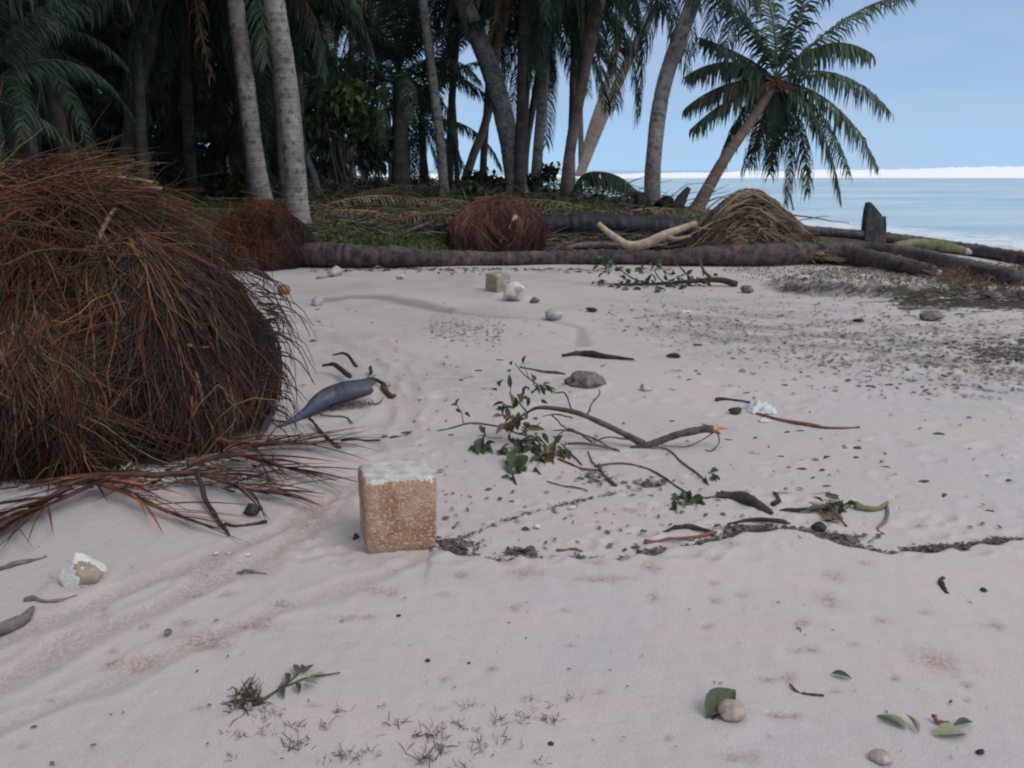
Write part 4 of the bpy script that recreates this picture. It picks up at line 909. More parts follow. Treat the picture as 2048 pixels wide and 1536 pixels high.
# yellow green stem
P, R = log_pts([(1800, 507), (1850, 508), (1905, 512), (1945, 516)], [16, 24, 22, 14]); P[:, 1] += 0.2; P[:, 2] += 0.04
t = thing('plant_stalk', P[0], 'yellow green soft plant stem with a white cut end between the logs', 'plant stem')
link('stem', log_mb(P - P[0], R, 30, 12, seed=9, ring=False).mesh('stem', M['mossy']), t)
P2 = np.array([P[-1] - P[0], P[-1] - P[0] + (P[-1] - P[-2]) * 0.35]); mb = MB(); mb.tubes(P2, np.array([R[-1] * 1.04, R[-1] * 0.8]), 12, cap=True); link('cut_end', mb.mesh('cut_end', M['rock_white']), t)

# arching fallen green frond near the water
g = gp(1150, 402); Yg = g[1]
R_ = np.array([at(1140, 395, Yg), at(1165, 352, Yg), at(1205, 345, Yg), at(1245, 358, Yg), at(1285, 392, Yg)]) - g
tag(link('palm_frond', frond_mb(R_, 0.75, 60, 0.03, 0.95, 0.03, seed=77, tint0=(1.3, 1.3, 1.2), bare=0.05).mesh('palm_frond', M['frond']), None, g), 'single green palm frond arching over beside the water', 'palm frond')

# dry frond heap
def frond_heap():
    g = gp(1515, 512); k = pxm(g); rg = np.random.default_rng(31)
    t = thing('dry_frond_heap', g, 'heap of dry grey brown palm fronds piled over the fallen trunk', 'frond heap')
    rw, rh = 146 * k, 130 * k
    n = 3600; m = 7
    a = rg.normal(-0.02, 0.5, n); yaw = rg.uniform(-1.1, 0.7, n)
    s0 = rg.random(n) ** 0.7
    def surf_pt(u, v, h):       # u across, v depth
        pk = -0.12
        prof = np.where(u < pk, 1 - ((u - pk) / 0.88) ** 2 * 0.95, 1 - (np.abs(u - pk) / 1.12) ** 1.25)
        z = rh * np.clip(prof, 0.02, 1) * np.clip(1 - (v / 1.0) ** 2, 0.02, 1) ** 0.8
        return np.stack([u * rw, v * rw * 0.55, z * h], -1)
    u = rg.uniform(-0.8, 0.8, n); v = rg.uniform(-0.95, 0.4, n); h = rg.uniform(0.55, 1.03, n)
    du = np.where(rg.random(n) < 0.62, rg.uniform(0.02, 0.15, n), rg.uniform(-0.13, -0.02, n)); dv = rg.uniform(-0.05, 0.02, n)
    pts = []; liftv = rg.normal(0, 1, (n, 3)) * np.array([0.05, 0.04, 0.06]) * (rg.random((n, 1)) ** 2)
    for j in range(m):
        p = surf_pt(np.clip(u + du * j, -1.05, 1.08), np.clip(v + dv * j, -0.99, 0.9), h); p = p + rg.normal(0, 0.012, p.shape) + liftv * (j / 6.0) ** 2; pts.append(p)
    P = np.stack(pts, 1)
    pal = np.array([(1.0, 0.95, 0.9), (0.6, 0.5, 0.42), (1.3, 1.2, 1.1), (0.35, 0.28, 0.24), (0.85, 0.7, 0.55)])
    mb = MB(); mb.strips(P, np.tile(np.array([0.012, 0.014, 0.014, 0.013, 0.011, 0.008, 0.003])[None], (n, 1)) * rg.uniform(0.6, 1.2, (n, 1)), rg.normal(0, 1, (n, 1, 3)), pal[rg.integers(5, size=n)] * 0.8)
    kind(link('dry_leaflets', mb.mesh('dry_leaflets', M['frond_dry']), t), 'stuff')
    # soft inner core so the heap is solid
    uu, vv = np.meshgrid(np.linspace(-0.98, 1.0, 40), np.linspace(-0.95, 0.95, 16)); V = surf_pt(uu.ravel(), vv.ravel(), 0.86); idx = np.arange(uu.size).reshape(uu.shape)
    Q = np.stack([idx[:-1, :-1], idx[:-1, 1:], idx[1:, 1:], idx[1:, :-1]], -1).reshape(-1, 4); mb = MB(); mb.add(V + rg.normal(0, 0.03, V.shape), Q, tint=np.array([0.3, 0.24, 0.2])); link('matted_core', mb.mesh('matted_core', M['frond_dry']), t)
    for pl in ([(1380, 470), (1440, 440), (1500, 430), (1570, 470)], [(1400, 480), (1470, 470), (1560, 455), (1640, 470)], [(1405, 425), (1450, 392), (1500, 385)], [(1398, 410), (1440, 395), (1480, 400)], [(1480, 380), (1540, 405), (1590, 445)], [(1560, 460), (1558, 500), (1568, 548)],
               [(1545, 455), (1600, 440), (1660, 432)], [(1585, 430), (1640, 438), (1700, 446)], [(1588, 420), (1580, 390), (1572, 358)], [(1440, 470), (1500, 478), (1540, 480)], [(1580, 460), (1600, 485), (1618, 502)], [(1390, 455), (1450, 460), (1530, 440)], [(1430, 385), (1420, 372), (1405, 368)]):
        P = np.array([at(a_, c_, g[1] - 0.35) for a_, c_ in pl]) - g
        mb = MB(); mb.tubes(curve_pts(P, 10) + wob(10, 0.01), np.linspace(0.016, 0.006, 10), 5, tint=np.array([1.3, 1.15, 1.0]) * rg.uniform(0.6, 1.1)); link('frond_stem', mb.mesh('frond_stem', M['frond_dry']), t)
frond_heap()
# dead grey snag between the palms, pale posts, brushwood
g = gp(640, 405); Yg = g[1] + 3
t = thing('dead_tree', at(640, 400, Yg), 'bleached bare dead tree with snapped limbs behind the thick grey palm', 'dead tree'); bb = np.array(t.location)
for i, (pl, r) in enumerate((([(642, 402), (628, 350), (610, 305), (602, 240), (604, 190), (598, 155)], [.10, .095, .09, .08, .07, .045]), ([(612, 310), (624, 300), (634, 288)], [.05, .04, .03]), ([(570, 245), (555, 225), (545, 205)], [.05, .045, .03]), ([(560, 235), (548, 222), (538, 216)], [.04, .035, .02]), ([(604, 190), (596, 172), (590, 165)], [.035, .03, .015]))):
    P = np.array([at(a, c, Yg) for a, c in pl]) - bb
    mb = MB(); mb.tubes(curve_pts(P, 16) + wob(16, 0.02), interp(r, 16), 8, cap=True); link('trunk' if i == 0 else 'limb', mb.mesh('limb', M['wood_pale'] if i else M['post']), t)
for i, (a, c0, c1) in enumerate([(455, 345, 312), (468, 345, 302), (479, 345, 300), (494, 345, 306)]):
    Yp = 38; p = at(a, c1, Yp); zb = float(hz(p[0], Yp)); mb = MB()
    mb.tubes(np.array([[0, 0, 0], [0.02, 0, (p[2] - zb) * 0.5], [0, 0, p[2] - zb]]), np.array([0.09, 0.085, 0.08]), 8, cap=True)
    tag(link('post', mb.mesh('post', M['post']), None, (p[0], Yp, zb)), 'pale weathered post in the row far back in the shade', 'post', 'pale posts far back in the grove')
rg = np.random.default_rng(41)
for i, (pl, lab) in enumerate((([(800, 470), (870, 440), (930, 418), (985, 400)], 'pale dead branch slanting up toward the red root ball'), ([(930, 395), (965, 392), (1010, 410), (1035, 425)], 'arching dry twig above the red root ball'), ([(905, 415), (950, 425), (1000, 420)], 'dry bent branch left of the red root ball'), ([(680, 352), (740, 362), (800, 372)], 'dark fallen branch across the shaded ground behind the grass'), ([(830, 430), (800, 445), (760, 450)], 'grey twiggy branch lying on the dark brush near the short stout palm'))):
    g = gp(pl[0][0], max(pl[0][1], 396)); Yg = g[1]; P = np.array([at(a, c, Yg) for a, c in pl]) - g
    t = thing('dead_branch', g, lab, 'branch')
    mb = MB(); mb.tubes(curve_pts(P, 14) + wob(14, 0.02), np.linspace(0.035, 0.012, 14), 6, cap=True); link('limb', mb.mesh('limb', M['wood_grey']), t)
    for q in range(7):
        f = rg.uniform(0.3, 1); p0 = curve_pts(P, 14)[int(f * 13)]; e_ = p0 + np.array([rg.normal(0, 0.35), rg.normal(0, 0.2), rg.uniform(-0.05, 0.4)])
        mb = MB(); mb.tubes(curve_pts([p0, (p0 + e_) / 2 + rg.normal(0, 0.04, 3), e_], 6), np.linspace(0.012, 0.004, 6), 4); link('twig', mb.mesh('twig', M['wood_grey']), t)

# ------------------------------------------------------------------ stone block
def block():
    g = gp(733, 1111); sz = (0.287, 0.275, 0.312); yaw = math.radians(15)
    bm = bmesh.new(); bmesh.ops.create_cube(bm, size=1.0); bmesh.ops.bevel(bm, geom=bm.edges[:], offset=0.10, segments=5, profile=0.5, affect='EDGES')
    bmesh.ops.subdivide_edges(bm, edges=[e_ for e_ in bm.edges if e_.calc_length() > 0.3], cuts=26, use_grid_fill=True)
    for v in bm.verts:
        p = v.co.copy(); q = Vector((p.x * 9, p.y * 9, p.z * 9)); n_ = mnoise.fractal(q, 1.0, 2.0, 4); ed = max(abs(p.x) + abs(p.y), abs(p.y) + abs(p.z), abs(p.x) + abs(p.z))
        k = 1 + 0.022 * n_ - 0.05 * abs(mnoise.noise(q * 0.7)) * max(0, ed - 0.8) / 0.2
        p = p * k; v.co = Vector((p.x * sz[0] * (1.0 + 0.05 * p.z), p.y * sz[1], p.z * sz[2]))
    bm.normal_update()
    for f in bm.faces:
        f.smooth = True; c = f.calc_center_median(); hgt = c.z / sz[2] + 0.10 * mnoise.noise(Vector((c.x * 17, c.y * 17, 3))) + 0.05 * mnoise.noise(Vector((c.x * 95, c.z * 95, 8)))
        f.material_index = 1 if (f.normal.z > 0.75 or hgt > 0.483) else 0
    me = bpy.data.meshes.new('stone_block'); bm.to_mesh(me); bm.free(); me.materials.append(M['concrete_brown']); me.materials.append(M['concrete_white'])
    o = link('stone_block', me)
    c, s = math.cos(yaw), math.sin(yaw)
    fl = np.array([c * -sz[0] / 2 - s * -sz[1] / 2, s * -sz[0] / 2 + c * -sz[1] / 2])
    o.location = (g[0] - fl[0], g[1] - fl[1], g[2] + sz[2] / 2 - 0.012); o.rotation_euler = (0, 0.01, yaw)
    tag(o, 'cube shaped brown stone block with a whitened top standing on the sand', 'stone block')
block()

# ------------------------------------------------------------------ rocks
def coral_rock():
    o = rock(154, 1183, 92, 74, M['coral'], 'chunky white coral rock with a tan hollow side, near the left edge', 'rock', 81, 'coral_rock', facets=10, rough=0.10, sub=4)
    me = o.data; me.materials.append(M['coral_tan'])
    V = np.zeros(len(me.vertices) * 3); me.vertices.foreach_get('co', V); V = V.reshape(-1, 3)
    s = np.abs(V).max(0); d = np.array([0.55, -0.7, 0.22]); d /= np.linalg.norm(d); q = (V / s) @ d
    dent = np.clip(q - 0.42, 0, 1) * (0.7 + 0.4 * np.sin(V[:, 2] * 60)); V = V - np.outer(dent, d) * s * 0.75
    # pull the top right so the silhouette leans like the photo
    V[:, 0] += 0.18 * V[:, 2]
    me.vertices.foreach_set('co', V.ravel())
    for p in me.polygons:
        c = np.array(p.center) / s; n_ = 0.15 * mnoise.noise(Vector(c * 5))
        if (c @ d) + n_ > 0.45 and c[2] < 0.7: p.material_index = 1
    me.update()
coral_rock()
rock(1173, 778, 88, 40, M['rock_grey'], 'largest dark grey rock on the sand, behind the leafy broken branch', 'rock', 82, rough=0.2, facets=2, sub=4, sink=0.3)
rock(1293, 783, 30, 15, M['rock_lilac'], 'small grey rock to the right of the largest grey rock', 'rock', 83)
rock(996, 584, 50, 42, M['rock_buff'], 'squarish buff stone with a white rock leaning in front', 'rock', 84, facets=0, rough=0.05, depth_k=0.9, sub=4, boxy=9)
rock(1029, 604, 48, 44, M['rock_white'], 'white angular rock leaning in front of the squarish buff stone', 'rock', 85, facets=14, rough=0.12)
rock(1069, 607, 22, 14, M['rock_grey'], 'small dark stone right beside the white angular rock', 'rock', 86)
rock(669, 554, 34, 24, M['rock_lilac'], 'pale lilac stone in front of the fallen trunk by the orange root ball', 'rock', 87, facets=10)
rock(641, 558, 20, 7, M['rock_buff'], 'flat buff stone beside the pale lilac stone', 'rock', 88)
rock(800, 559, 20, 10, M['rock_white'], 'small white stone lying alone before the middle of the fallen trunk', 'rock', 89)
rock(634, 613, 28, 22, M['rock_lilac'], 'two toned pale stone with a dark underside at the end of the wet patch', 'rock', 90)
rock(1110, 640, 40, 24, M['rock_lilac'], 'pale grey rock on bare sand between the white rock and largest grey rock', 'rock', 91, facets=8, rough=0.15)
rock(1184, 624, 26, 9, M['clod'], 'flat dark clod to the right above the pale grey rock', 'clod', 92, 'clod')
rock(1498, 587, 30, 20, M['rock_grey'], 'brown grey rock just past the butt of the far leafy branch', 'rock', 93, rough=0.12)
rock(1608, 560, 26, 10, M['rock_white'], 'small flat white stone in front of the dry frond heap', 'rock', 94)
rock(1877, 553, 20, 15, M['rock_lilac'], 'rounded pale stone near the fallen trunks at far right', 'rock', 95, facets=4)
rock(1869, 642, 50, 22, M['rock_grey'], 'low dark brown rock below the grassy bank at right', 'rock', 96, rough=0.15)
rock(1720, 645, 24, 9, M['clod'], 'small dark clod left of the low brown rock', 'clod', 97, 'clod')
rock(503, 1036, 42, 28, M['clod'], 'dark crumbly clod below the ends of the red dry fronds', 'clod', 98, 'clod', rough=0.35)
rock(711, 1082, 14, 18, M['clod'], 'small black pebble touching the left foot of the stone block', 'pebble', 99, 'pebble', sub=2)
rock(1350, 717, 30, 12, M['clod'], 'small dark clod right of the dark bark strip', 'clod', 100, 'clod', rough=0.3)
rock(1470, 829, 30, 16, M['clod'], 'dark clod at the left end of the stick with the white scrap', 'clod', 101, 'clod', rough=0.25)
rock(201, 779, 16, 18, M['rock_white'], 'small white shell fragment caught in the big root mass', 'shell', 102, 'shell', sub=2)
bpy.data.objects['shell'].location = at(201, 770, 4.27)
rock(430, 1110, 14, 5, M['rock_white'], 'tiny white coral bit, left one of two below the fronds', 'coral bit', 103, 'coral_bit', sub=2)
rock(457, 1108, 8, 4, M['rock_white'], 'tinier of two white coral bits below the fronds', 'coral bit', 104, 'coral_bit', sub=2)
rock(492, 1114, 20, 6, M['rock_white'], 'flat white coral sliver right of the two tiny coral bits', 'coral bit', 105, 'coral_bit', sub=2)
rock(1075, 1058, 16, 9, M['rock_white'], 'small white coral bit inside the loop of the wrack line', 'coral bit', 106, 'coral_bit', sub=2)
rock(1145, 1020, 20, 7, M['rock_white'], 'thin pale coral bit at the upper end of the wrack loop', 'coral bit', 107, 'coral_bit', sub=2)
for i, (a, c, r, lab) in enumerate(((797, 1235, 10, 'small round black pebble below the stone block'), (855, 1325, 12, 'slim black seed below the round black pebble'), (937, 1329, 8, 'tiny black speck right of the slim black seed'), (1102, 1493, 14, 'slim black seed among the tufts at the bottom edge'), (1963, 1511, 18, 'square black chip in the lower right corner'), (333, 1270, 18, 'flat grey green pebble left of the reddish stains'), (1970, 1187, 18, 'small dark reddish chip at right below the wrack line'))):
    rock(a, c, r, r * 0.5, M['clod'] if i != 5 else M['rock_grey'], lab, 'pebble', 120 + i, 'pebble', sub=2)
# coconut
o = rock(566, 589, 27, 22, M['husk'], 'brown coconut lying on the sand right of the big root mass', 'coconut', 130, 'coconut', facets=0, rough=0.03)
# plastic scraps
def crumple(px, py, wpx, hpx, label, seed):
    g = gp(px, py); k = pxm(g); rg = np.random.default_rng(seed); n = 14
    u, v = np.meshgrid(np.linspace(-1, 1, n), np.linspace(-1, 1, n)); off = Vector(rg.uniform(-9, 9, 3))
    h = np.array([mnoise.fractal(Vector((a * 2.2, b2_ * 2.2, 0)) + off, 0.8, 2, 4) for a, b2_ in zip(u.ravel(), v.ravel())]).reshape(n, n)
    edge = np.clip(1 - np.maximum(np.abs(u), np.abs(v)) ** 3, 0, 1)
    X = u * wpx * k / 2 * (1 + 0.2 * h); Yy = v * wpx * k * 0.45 * (1 + 0.2 * np.roll(h, 3)); Z = hpx * k * edge * np.clip(0.55 + 0.9 * h, 0.05, 1.3) + 0.004
    idx = np.arange(n * n).reshape(n, n); Q = np.stack([idx[:-1, :-1], idx[:-1, 1:], idx[1:, 1:], idx[1:, :-1]], -1).reshape(-1, 4)
    mb = MB(); mb.add(np.stack([X, Yy, Z], -1).reshape(-1, 3), Q); tag(link('plastic_scrap', mb.mesh('plastic_scrap', M['plastic'], smooth=False), None, g), label, 'plastic scrap')
crumple(1522, 822, 56, 18, 'crumpled white plastic scrap beside the reddish stick on the right', 1)
crumple(1762, 538, 44, 18, 'crumpled white plastic bag by the right end of the dark fallen trunk', 2)
crumple(1722, 553, 36, 4, 'flat white scrap on the grey grassy sand in front of the logs', 3)
crumple(1372, 624, 22, 4, 'tiny flat white scrap among the leaf litter', 4)
crumple(1528, 842, 22, 5, 'small white scrap just below the crumpled plastic', 5)

# ------------------------------------------------------------------ sticks and bark on the sand
def stick(pts_px, r_px, m, label, cat='stick', name='stick', lift=0.0, seed=0, sides=7, group=None, arch=None, wobble=0.006):
    G = [gp(a, c) for a, c in pts_px]; k = pxm(G[0])
    R = np.array(r_px if isinstance(r_px, (list, tuple)) else [r_px, r_px * 0.6]) * k
    P = np.array(G); P[:, 2] += R.max() * 0.7 + lift
    if arch is not None: P[:, 2] += np.array(arch)
    n = 16; b_ = np.array(G[0]); Q = curve_pts(P - b_, n) + wob(n, wobble)
    mb = MB(); mb.tubes(Q, interp(R, n) * (1 + 0.12 * rng.normal(0, 1, n)), sides, cap=True)
    return tag(link(name, mb.mesh(name, m), None, b_), label, cat, group)
stick([(-40, 1285), (20, 1258), (55, 1240), (70, 1224)], [13, 13, 11, 6], M['wood_grey'], 'thick dark grey driftwood stick at the lower left edge', 'driftwood', 'driftwood')
stick([(48, 1203), (75, 1204), (110, 1206), (150, 1198), (180, 1192)], [6, 4, 3, 5, 3], M['wood_grey'], 'crooked thin grey stick just below the white coral rock')
stick([(-20, 1146), (40, 1130), (96, 1114)], [4, 5, 3], M['wood_grey'], 'straight grey stick half buried left of the white coral rock')
stick([(475, 1146), (505, 1145), (535, 1152)], [3, 3, 2], M['wood_grey'], 'short grey twig below the white coral sliver', 'twig', 'twig')
stick([(1125, 714), (1160, 711), (1200, 716), (1268, 722)], [3, 6, 6, 2], M['wood_dark'], 'long thin dark bark strip on the sand beyond the largest grey rock', 'bark strip', 'bark_strip')
stick([(1040, 735), (1090, 745), (1130, 750)], [2, 2.5, 2], M['branch'], 'thin curved twig touching the left of the largest grey rock', 'twig', 'twig')
stick([(1430, 803), (1455, 800), (1500, 808)], [4, 3, 2], M['wood_dark'], 'short dark twig above the dark clod and white scrap', 'twig', 'twig')
stick([(1510, 828), (1550, 840), (1610, 852), (1660, 858), (1718, 856)], [2, 3, 4, 3, 2], M['wood_red'], 'reddish brown stick with shreds running right of the white plastic scrap')
stick([(1325, 1064), (1370, 1058), (1430, 1066)], [3, 5, 4], M['wood_dark'], 'dark stick lying just above the red stick')
stick([(1292, 1087), (1330, 1082), (1380, 1079), (1435, 1068)], [5, 3, 3.5, 3], M['wood_red'], 'bright red brown stick near the wrack line')
stick([(1455, 1050), (1500, 1044), (1560, 1046), (1580, 1050)], [2, 4, 5, 2], M['wood_dark'], 'thin dark splinter right of the red stick', 'twig', 'twig')
stick([(1575, 1372), (1600, 1384), (1645, 1394)], [2, 2.5, 2], M['wood_dark'], 'thin curved twig right of the leaf covered shell', 'twig', 'twig')
stick([(1592, 1256), (1602, 1262), (1610, 1270)], [1.5, 1.8, 1.2], M['wood_grey'], 'tiny hooked twig among stains at right', 'twig', 'twig')
stick([(1112, 1103), (1145, 1100), (1162, 1104)], [2.5, 3, 2], M['wood_red'], 'short reddish twig inside the wrack loop', 'twig', 'twig')
stick([(1545, 885), (1640, 955), (1700, 980)], [2, 1.6, 1.2], M['wood_pale'], 'faint pale straw on the sand right of the broken branch', 'straw', 'straw') if False else None
stick([(1545, 985), (1610, 990), (1660, 984)], [1.5, 1.6, 1.2], M['wood_pale'], 'thin pale straw right of the dark bark piece', 'straw', 'straw')
stick([(1883, 1160), (1884, 1176), (1890, 1190)], [4, 6, 4], M['wood_dark'], 'short upright dark scrap on bare sand at right', 'twig', 'twig')
# dark curled bark piece
def bark_piece():
    G = [gp(1432, 992), gp(1465, 996), (gp(1500, 1008)), gp(1530, 1022), gp(1545, 1030)]
    b_ = G[0]; C = curve_pts(np.array(G) - b_, 20); n = 20; m = 7
    wd = interp([0.022, 0.03, 0.036, 0.03, 0.012], n); hh = interp([0.03, 0.045, 0.05, 0.03, 0.006], n)
    T = np.gradient(C, axis=0); S = np.stack([-T[:, 1], T[:, 0], 0 * T[:, 0]], -1); S /= np.linalg.norm(S, axis=1, keepdims=True)
    a = np.linspace(0.05, math.pi - 0.05, m); rg = np.random.default_rng(5); wd = wd * interp(rg.uniform(0.75, 1.25, 7), n); hh = hh * interp(rg.uniform(0.45, 0.95, 6), n)
    def shell(k): return np.stack([C + S * (wd * k * math.cos(q))[:, None] + np.array([0, 0, 1]) * (hh * k * math.sin(q) + 0.004)[:, None] for q in a], 1) + rg.normal(0, 0.0014, (n, m, 3))
    V = np.concatenate([shell(1.0), shell(0.8)], 1); k = 2 * m
    V = np.concatenate([shell(1.0), shell(0.8)[:, ::-1]], 1)
    i = np.arange(n - 1)[:, None] * k; q = np.arange(k)[None]; q2 = (q + 1) % k
    Q = np.stack([i + q, i + q2, i + k + q2, i + k + q], -1).reshape(-1, 4); mb = MB(); mb.add(V.reshape(-1, 3), Q)
    tag(link('bark_piece', mb.mesh('bark_piece', M['wood_dark']), None, b_), 'curled dark bark piece lying above the wrack line right of the leafy branch', 'bark')
bark_piece()

# ------------------------------------------------------------------ blue grey frond sheath
def sheath():
    A, B_, C_ = gp(556, 856), gp(655, 815), gp(735, 806)
    g = A; n = 26; m = 11
    ctr = curve_pts(np.array([A, (A + B_) / 2 + np.array([0, 0, 0.01]), B_ + np.array([0, 0, 0.05]), C_ + np.array([0, 0, 0.10])]) - g, n)
    wd = interp([0.010, 0.018, 0.030, 0.052, 0.078, 0.095, 0.10], n); hh = interp([0.013, 0.022, 0.036, 0.060, 0.080, 0.085, 0.06], n)
    T = np.gradient(ctr, axis=0); S = np.stack([-T[:, 1], T[:, 0], 0 * T[:, 0]], -1); S /= np.linalg.norm(S, axis=1, keepdims=True)
    a = np.linspace(-0.35, math.pi + 0.35, m); rg = np.random.default_rng(6)
    def shell(k): return np.stack([ctr + S * (wd * k * math.cos(q))[:, None] + np.array([0, 0, 1]) * (hh * k * math.sin(q))[:, None] for q in a], 1)
    V = np.concatenate([shell(1.0), shell(0.88)[:, ::-1]], 1); k = 2 * m
    V[-1] += (rg.normal(0, 0.04, (k, 1)) * T[-1] / np.linalg.norm(T[-1])); V[:, :, 2] = np.maximum(V[:, :, 2], (hz(V[:, :, 0] + g[0], V[:, :, 1] + g[1]) - g[2]) + 0.003)
    i = np.arange(n - 1)[:, None] * k; q = np.arange(k)[None]; q2 = (q + 1) % k
    Q = np.stack([i + q, i + q2, i + k + q2, i + k + q], -1).reshape(-1, 4)
    t = thing('frond_sheath', g, 'blue grey palm frond base with a wide ragged end, beside the root mass', 'frond base')
    mb = MB(); mb.add(V.reshape(-1, 3), Q); link('sheath', mb.mesh('sheath', M['sheath']), t)
    mb = MB(); nn_ = 110; jj = rg.integers(8, n, nn_); sg = rg.choice([-1.0, 1.0, -1.0], nn_); p0 = ctr[jj] + S[jj] * (wd[jj] * sg * 0.95)[:, None]; p0[:, 2] = np.maximum(p0[:, 2] * rg.uniform(.1, .7, nn_), .01)
    dd = T[jj] / np.linalg.norm(T[jj], axis=1, keepdims=True) * rg.uniform(-.6, .5, (nn_, 1)) + S[jj] * (sg * rg.uniform(.1, .6, nn_))[:, None]; e_ = p0 + dd * rg.uniform(.04, .14, (nn_, 1)); e_[:, 2] = hz(e_[:, 0] + g[0], e_[:, 1] + g[1]) - g[2] + .004
    mb.tubes(np.stack([p0, (p0 + e_) / 2 + np.array([0, 0, .012]), e_], 1), np.tile([.0024, .002, .001], (nn_, 1)), 3, tint=np.array([(.12, .08, .06), (.07, .06, .06), (.18, .13, .10)])[rg.integers(3, size=nn_)]); kind(link('torn_fibres', mb.mesh('torn_fibres', M['litter']), t), 'stuff')
    for pl, r, mm, hgt in (([(700, 770), (672, 750), (645, 748)], [7, 6, 3], 'wood_dark', [0.05, 0.07, 0.05]), ([(715, 760), (690, 735), (668, 726)], [5, 4, 2], 'wood_dark', [0.1, 0.1, 0.06]), ([(745, 770), (765, 775), (772, 780)], [5, 5, 4], 'wood_dark', [0.03, 0.03, 0.0]), ([(765, 776), (778, 792), (792, 795)], [6, 6, 4], 'reddry', [0, 0, 0.0]), ([(742, 745), (742, 758)], [5, 4], 'wood_dark', [0.03, 0.03]), ([(735, 812), (760, 808), (765, 798)], [3, 2, 1], 'wood_grey', [0.01, 0, 0]), ([(640, 835), (690, 836), (705, 850)], [2, 2, 1.5], 'wood_grey', [0, 0, 0])):
        P = np.array([gp(a_, c_ + hgt[j] * 0) + np.array([0, 0, 0.01 + hgt[j]]) for j, (a_, c_) in enumerate(pl)]) - g; kk = pxm(g)
        mb = MB(); mb.tubes(curve_pts(P, 9) + wob(9, 0.006), interp(r, 9) * kk, 5, cap=True); link('torn_strip', mb.mesh('torn_strip', M[mm]), t)
sheath()

# ------------------------------------------------------------------ red dry fronds under the root mass
def dry_frond(stem_px, leaves, label, seed, tint=(1, 1, 1), lift=0.03):
    rg = np.random.default_rng(seed)
    P = np.array([gp(a, c) + np.array([0, 0, lift + h]) for a, c, h in stem_px]); g = P[0].copy(); t = thing('dry_frond', g, label, 'palm frond', 'red brown dry fronds below the big root mass')
    S = curve_pts(P - g, 20); mb = MB(); mb.tubes(S + wob(20, 0.006), np.linspace(0.016, 0.005, 20), 6, tint=np.array(tint) * 1.1, cap=True); link('stem', mb.mesh('stem', M['reddry']), t)
    for i in range(leaves):
        f = rg.uniform(0.05, 0.98); p0 = S[int(f * 19)]; tdir = S[min(19, int(f * 19) + 1)] - S[max(0, int(f * 19) - 1)]; tdir /= np.linalg.norm(tdir) + 1e-9
        sd2 = np.array([-tdir[1], tdir[0], 0]) * (1 if rg.random() < 0.5 else -1); L = rg.uniform(0.22, 0.55)
        d = tdir * rg.uniform(0.8, 1.2) + sd2 * (rg.uniform(0.0, 0.35) if rg.random() < 0.75 else rg.uniform(0.4, 1.1)); d[2] = rg.uniform(-0.08, 0.02); d /= np.linalg.norm(d)
        m = 6; ss = np.linspace(0, 1, m)[:, None]; Q = p0 + d * L * ss + sd2 * 0.035 * rg.normal() * ss ** 2 + np.array([0, 0, 1]) * (0.03 * rg.random() * np.sin(ss * 3))
        gz = hz(Q[:, 0] + g[0], Q[:, 1] + g[1]) - g[2]; Q[:, 2] = np.maximum(Q[:, 2], gz + 0.006 + 0.03 * rg.random())
        wd = rg.uniform(0.003, 0.0085) * np.array([0.6, 1, 1, 0.8, 0.5, 0.12]); nrm = np.cross(d, np.array([rg.normal(0, 0.4), rg.normal(0, 0.4), 1.0]))
        mb = MB(); Dn = nrm[None, None]; Dn = Dn / np.linalg.norm(Dn)
        # folded leaflet: two ribbons meeting at a midrib
        up = np.cross(Dn[0, 0], d); up = up if up[2] > 0 else -up
        A = np.array(Q); L_ = A - Dn[0, 0] * wd[:, None] + up * wd[:, None] * 0.5; R_ = A + Dn[0, 0] * wd[:, None] + up * wd[:, None] * 0.5
        V = np.stack([L_, A, R_], 1).reshape(-1, 3); Qd = []
        for j in range(m - 1):
            b0 = j * 3; Qd += [(b0, b0 + 1, b0 + 4, b0 + 3), (b0 + 1, b0 + 2, b0 + 5, b0 + 4)]
        c = np.array(tint) * rg.choice([0.25, 0.4, 0.7, 1.0, 1.6]) * np.array([1, rg.uniform(0.85, 1.15), rg.uniform(0.8, 1.1)])
        mb.add(V, Qd, tint=c); link('leaflet', mb.mesh('leaflet', M['reddry']), t)
dry_frond([(420, 905, .05), (500, 915, .04), (570, 903, .02), (635, 900, 0)], 44, 'red brown dry frond with tips spreading right behind the stone block', 1)
dry_frond([(380, 960, .05), (470, 935, .04), (540, 945, .02), (590, 953, 0)], 36, 'red dry frond lying between the upper and lower fronds', 2, (1.1, 0.95, 0.95))
dry_frond([(300, 980, .04), (400, 975, .04), (480, 993, .02), (535, 1000, 0)], 44, 'brown dry frond pointing right above the dark crumbly clod', 3, (0.9, 0.9, 0.85))
dry_frond([(330, 975, .03), (230, 985, .05), (120, 1025, .03), (20, 1062, 0)], 42, 'brown dry frond spreading left to the edge below the root mass', 4, (1.05, 0.95, 0.8))
dry_frond([(180, 985, .05), (260, 1010, .03), (320, 1035, .01), (370, 1048, 0)], 24, 'orange tinted short dry frond lowest in the heap of fronds', 5, (1.3, 1.05, 0.75))
dry_frond([(140, 1000, .03), (70, 1035, .02), (0, 1075, 0), (-60, 1090, 0)], 26, 'dark dry frond running out of the left edge', 6, (0.7, 0.65, 0.65))
stick([(395, 985), (408, 1000), (430, 1035), (458, 1075)], [5, 5, 4, 2], M['wood_dark'], 'dark pointed stick poking toward the camera from the dry fronds', arch=[0.10, 0.04, 0, 0])
stick([(620, 850), (650, 875), (682, 898)], [3, 4, 3], M['wood_dark'], 'thin dark stick below the narrow end of the blue grey frond base', arch=[0.03, 0.0, 0])
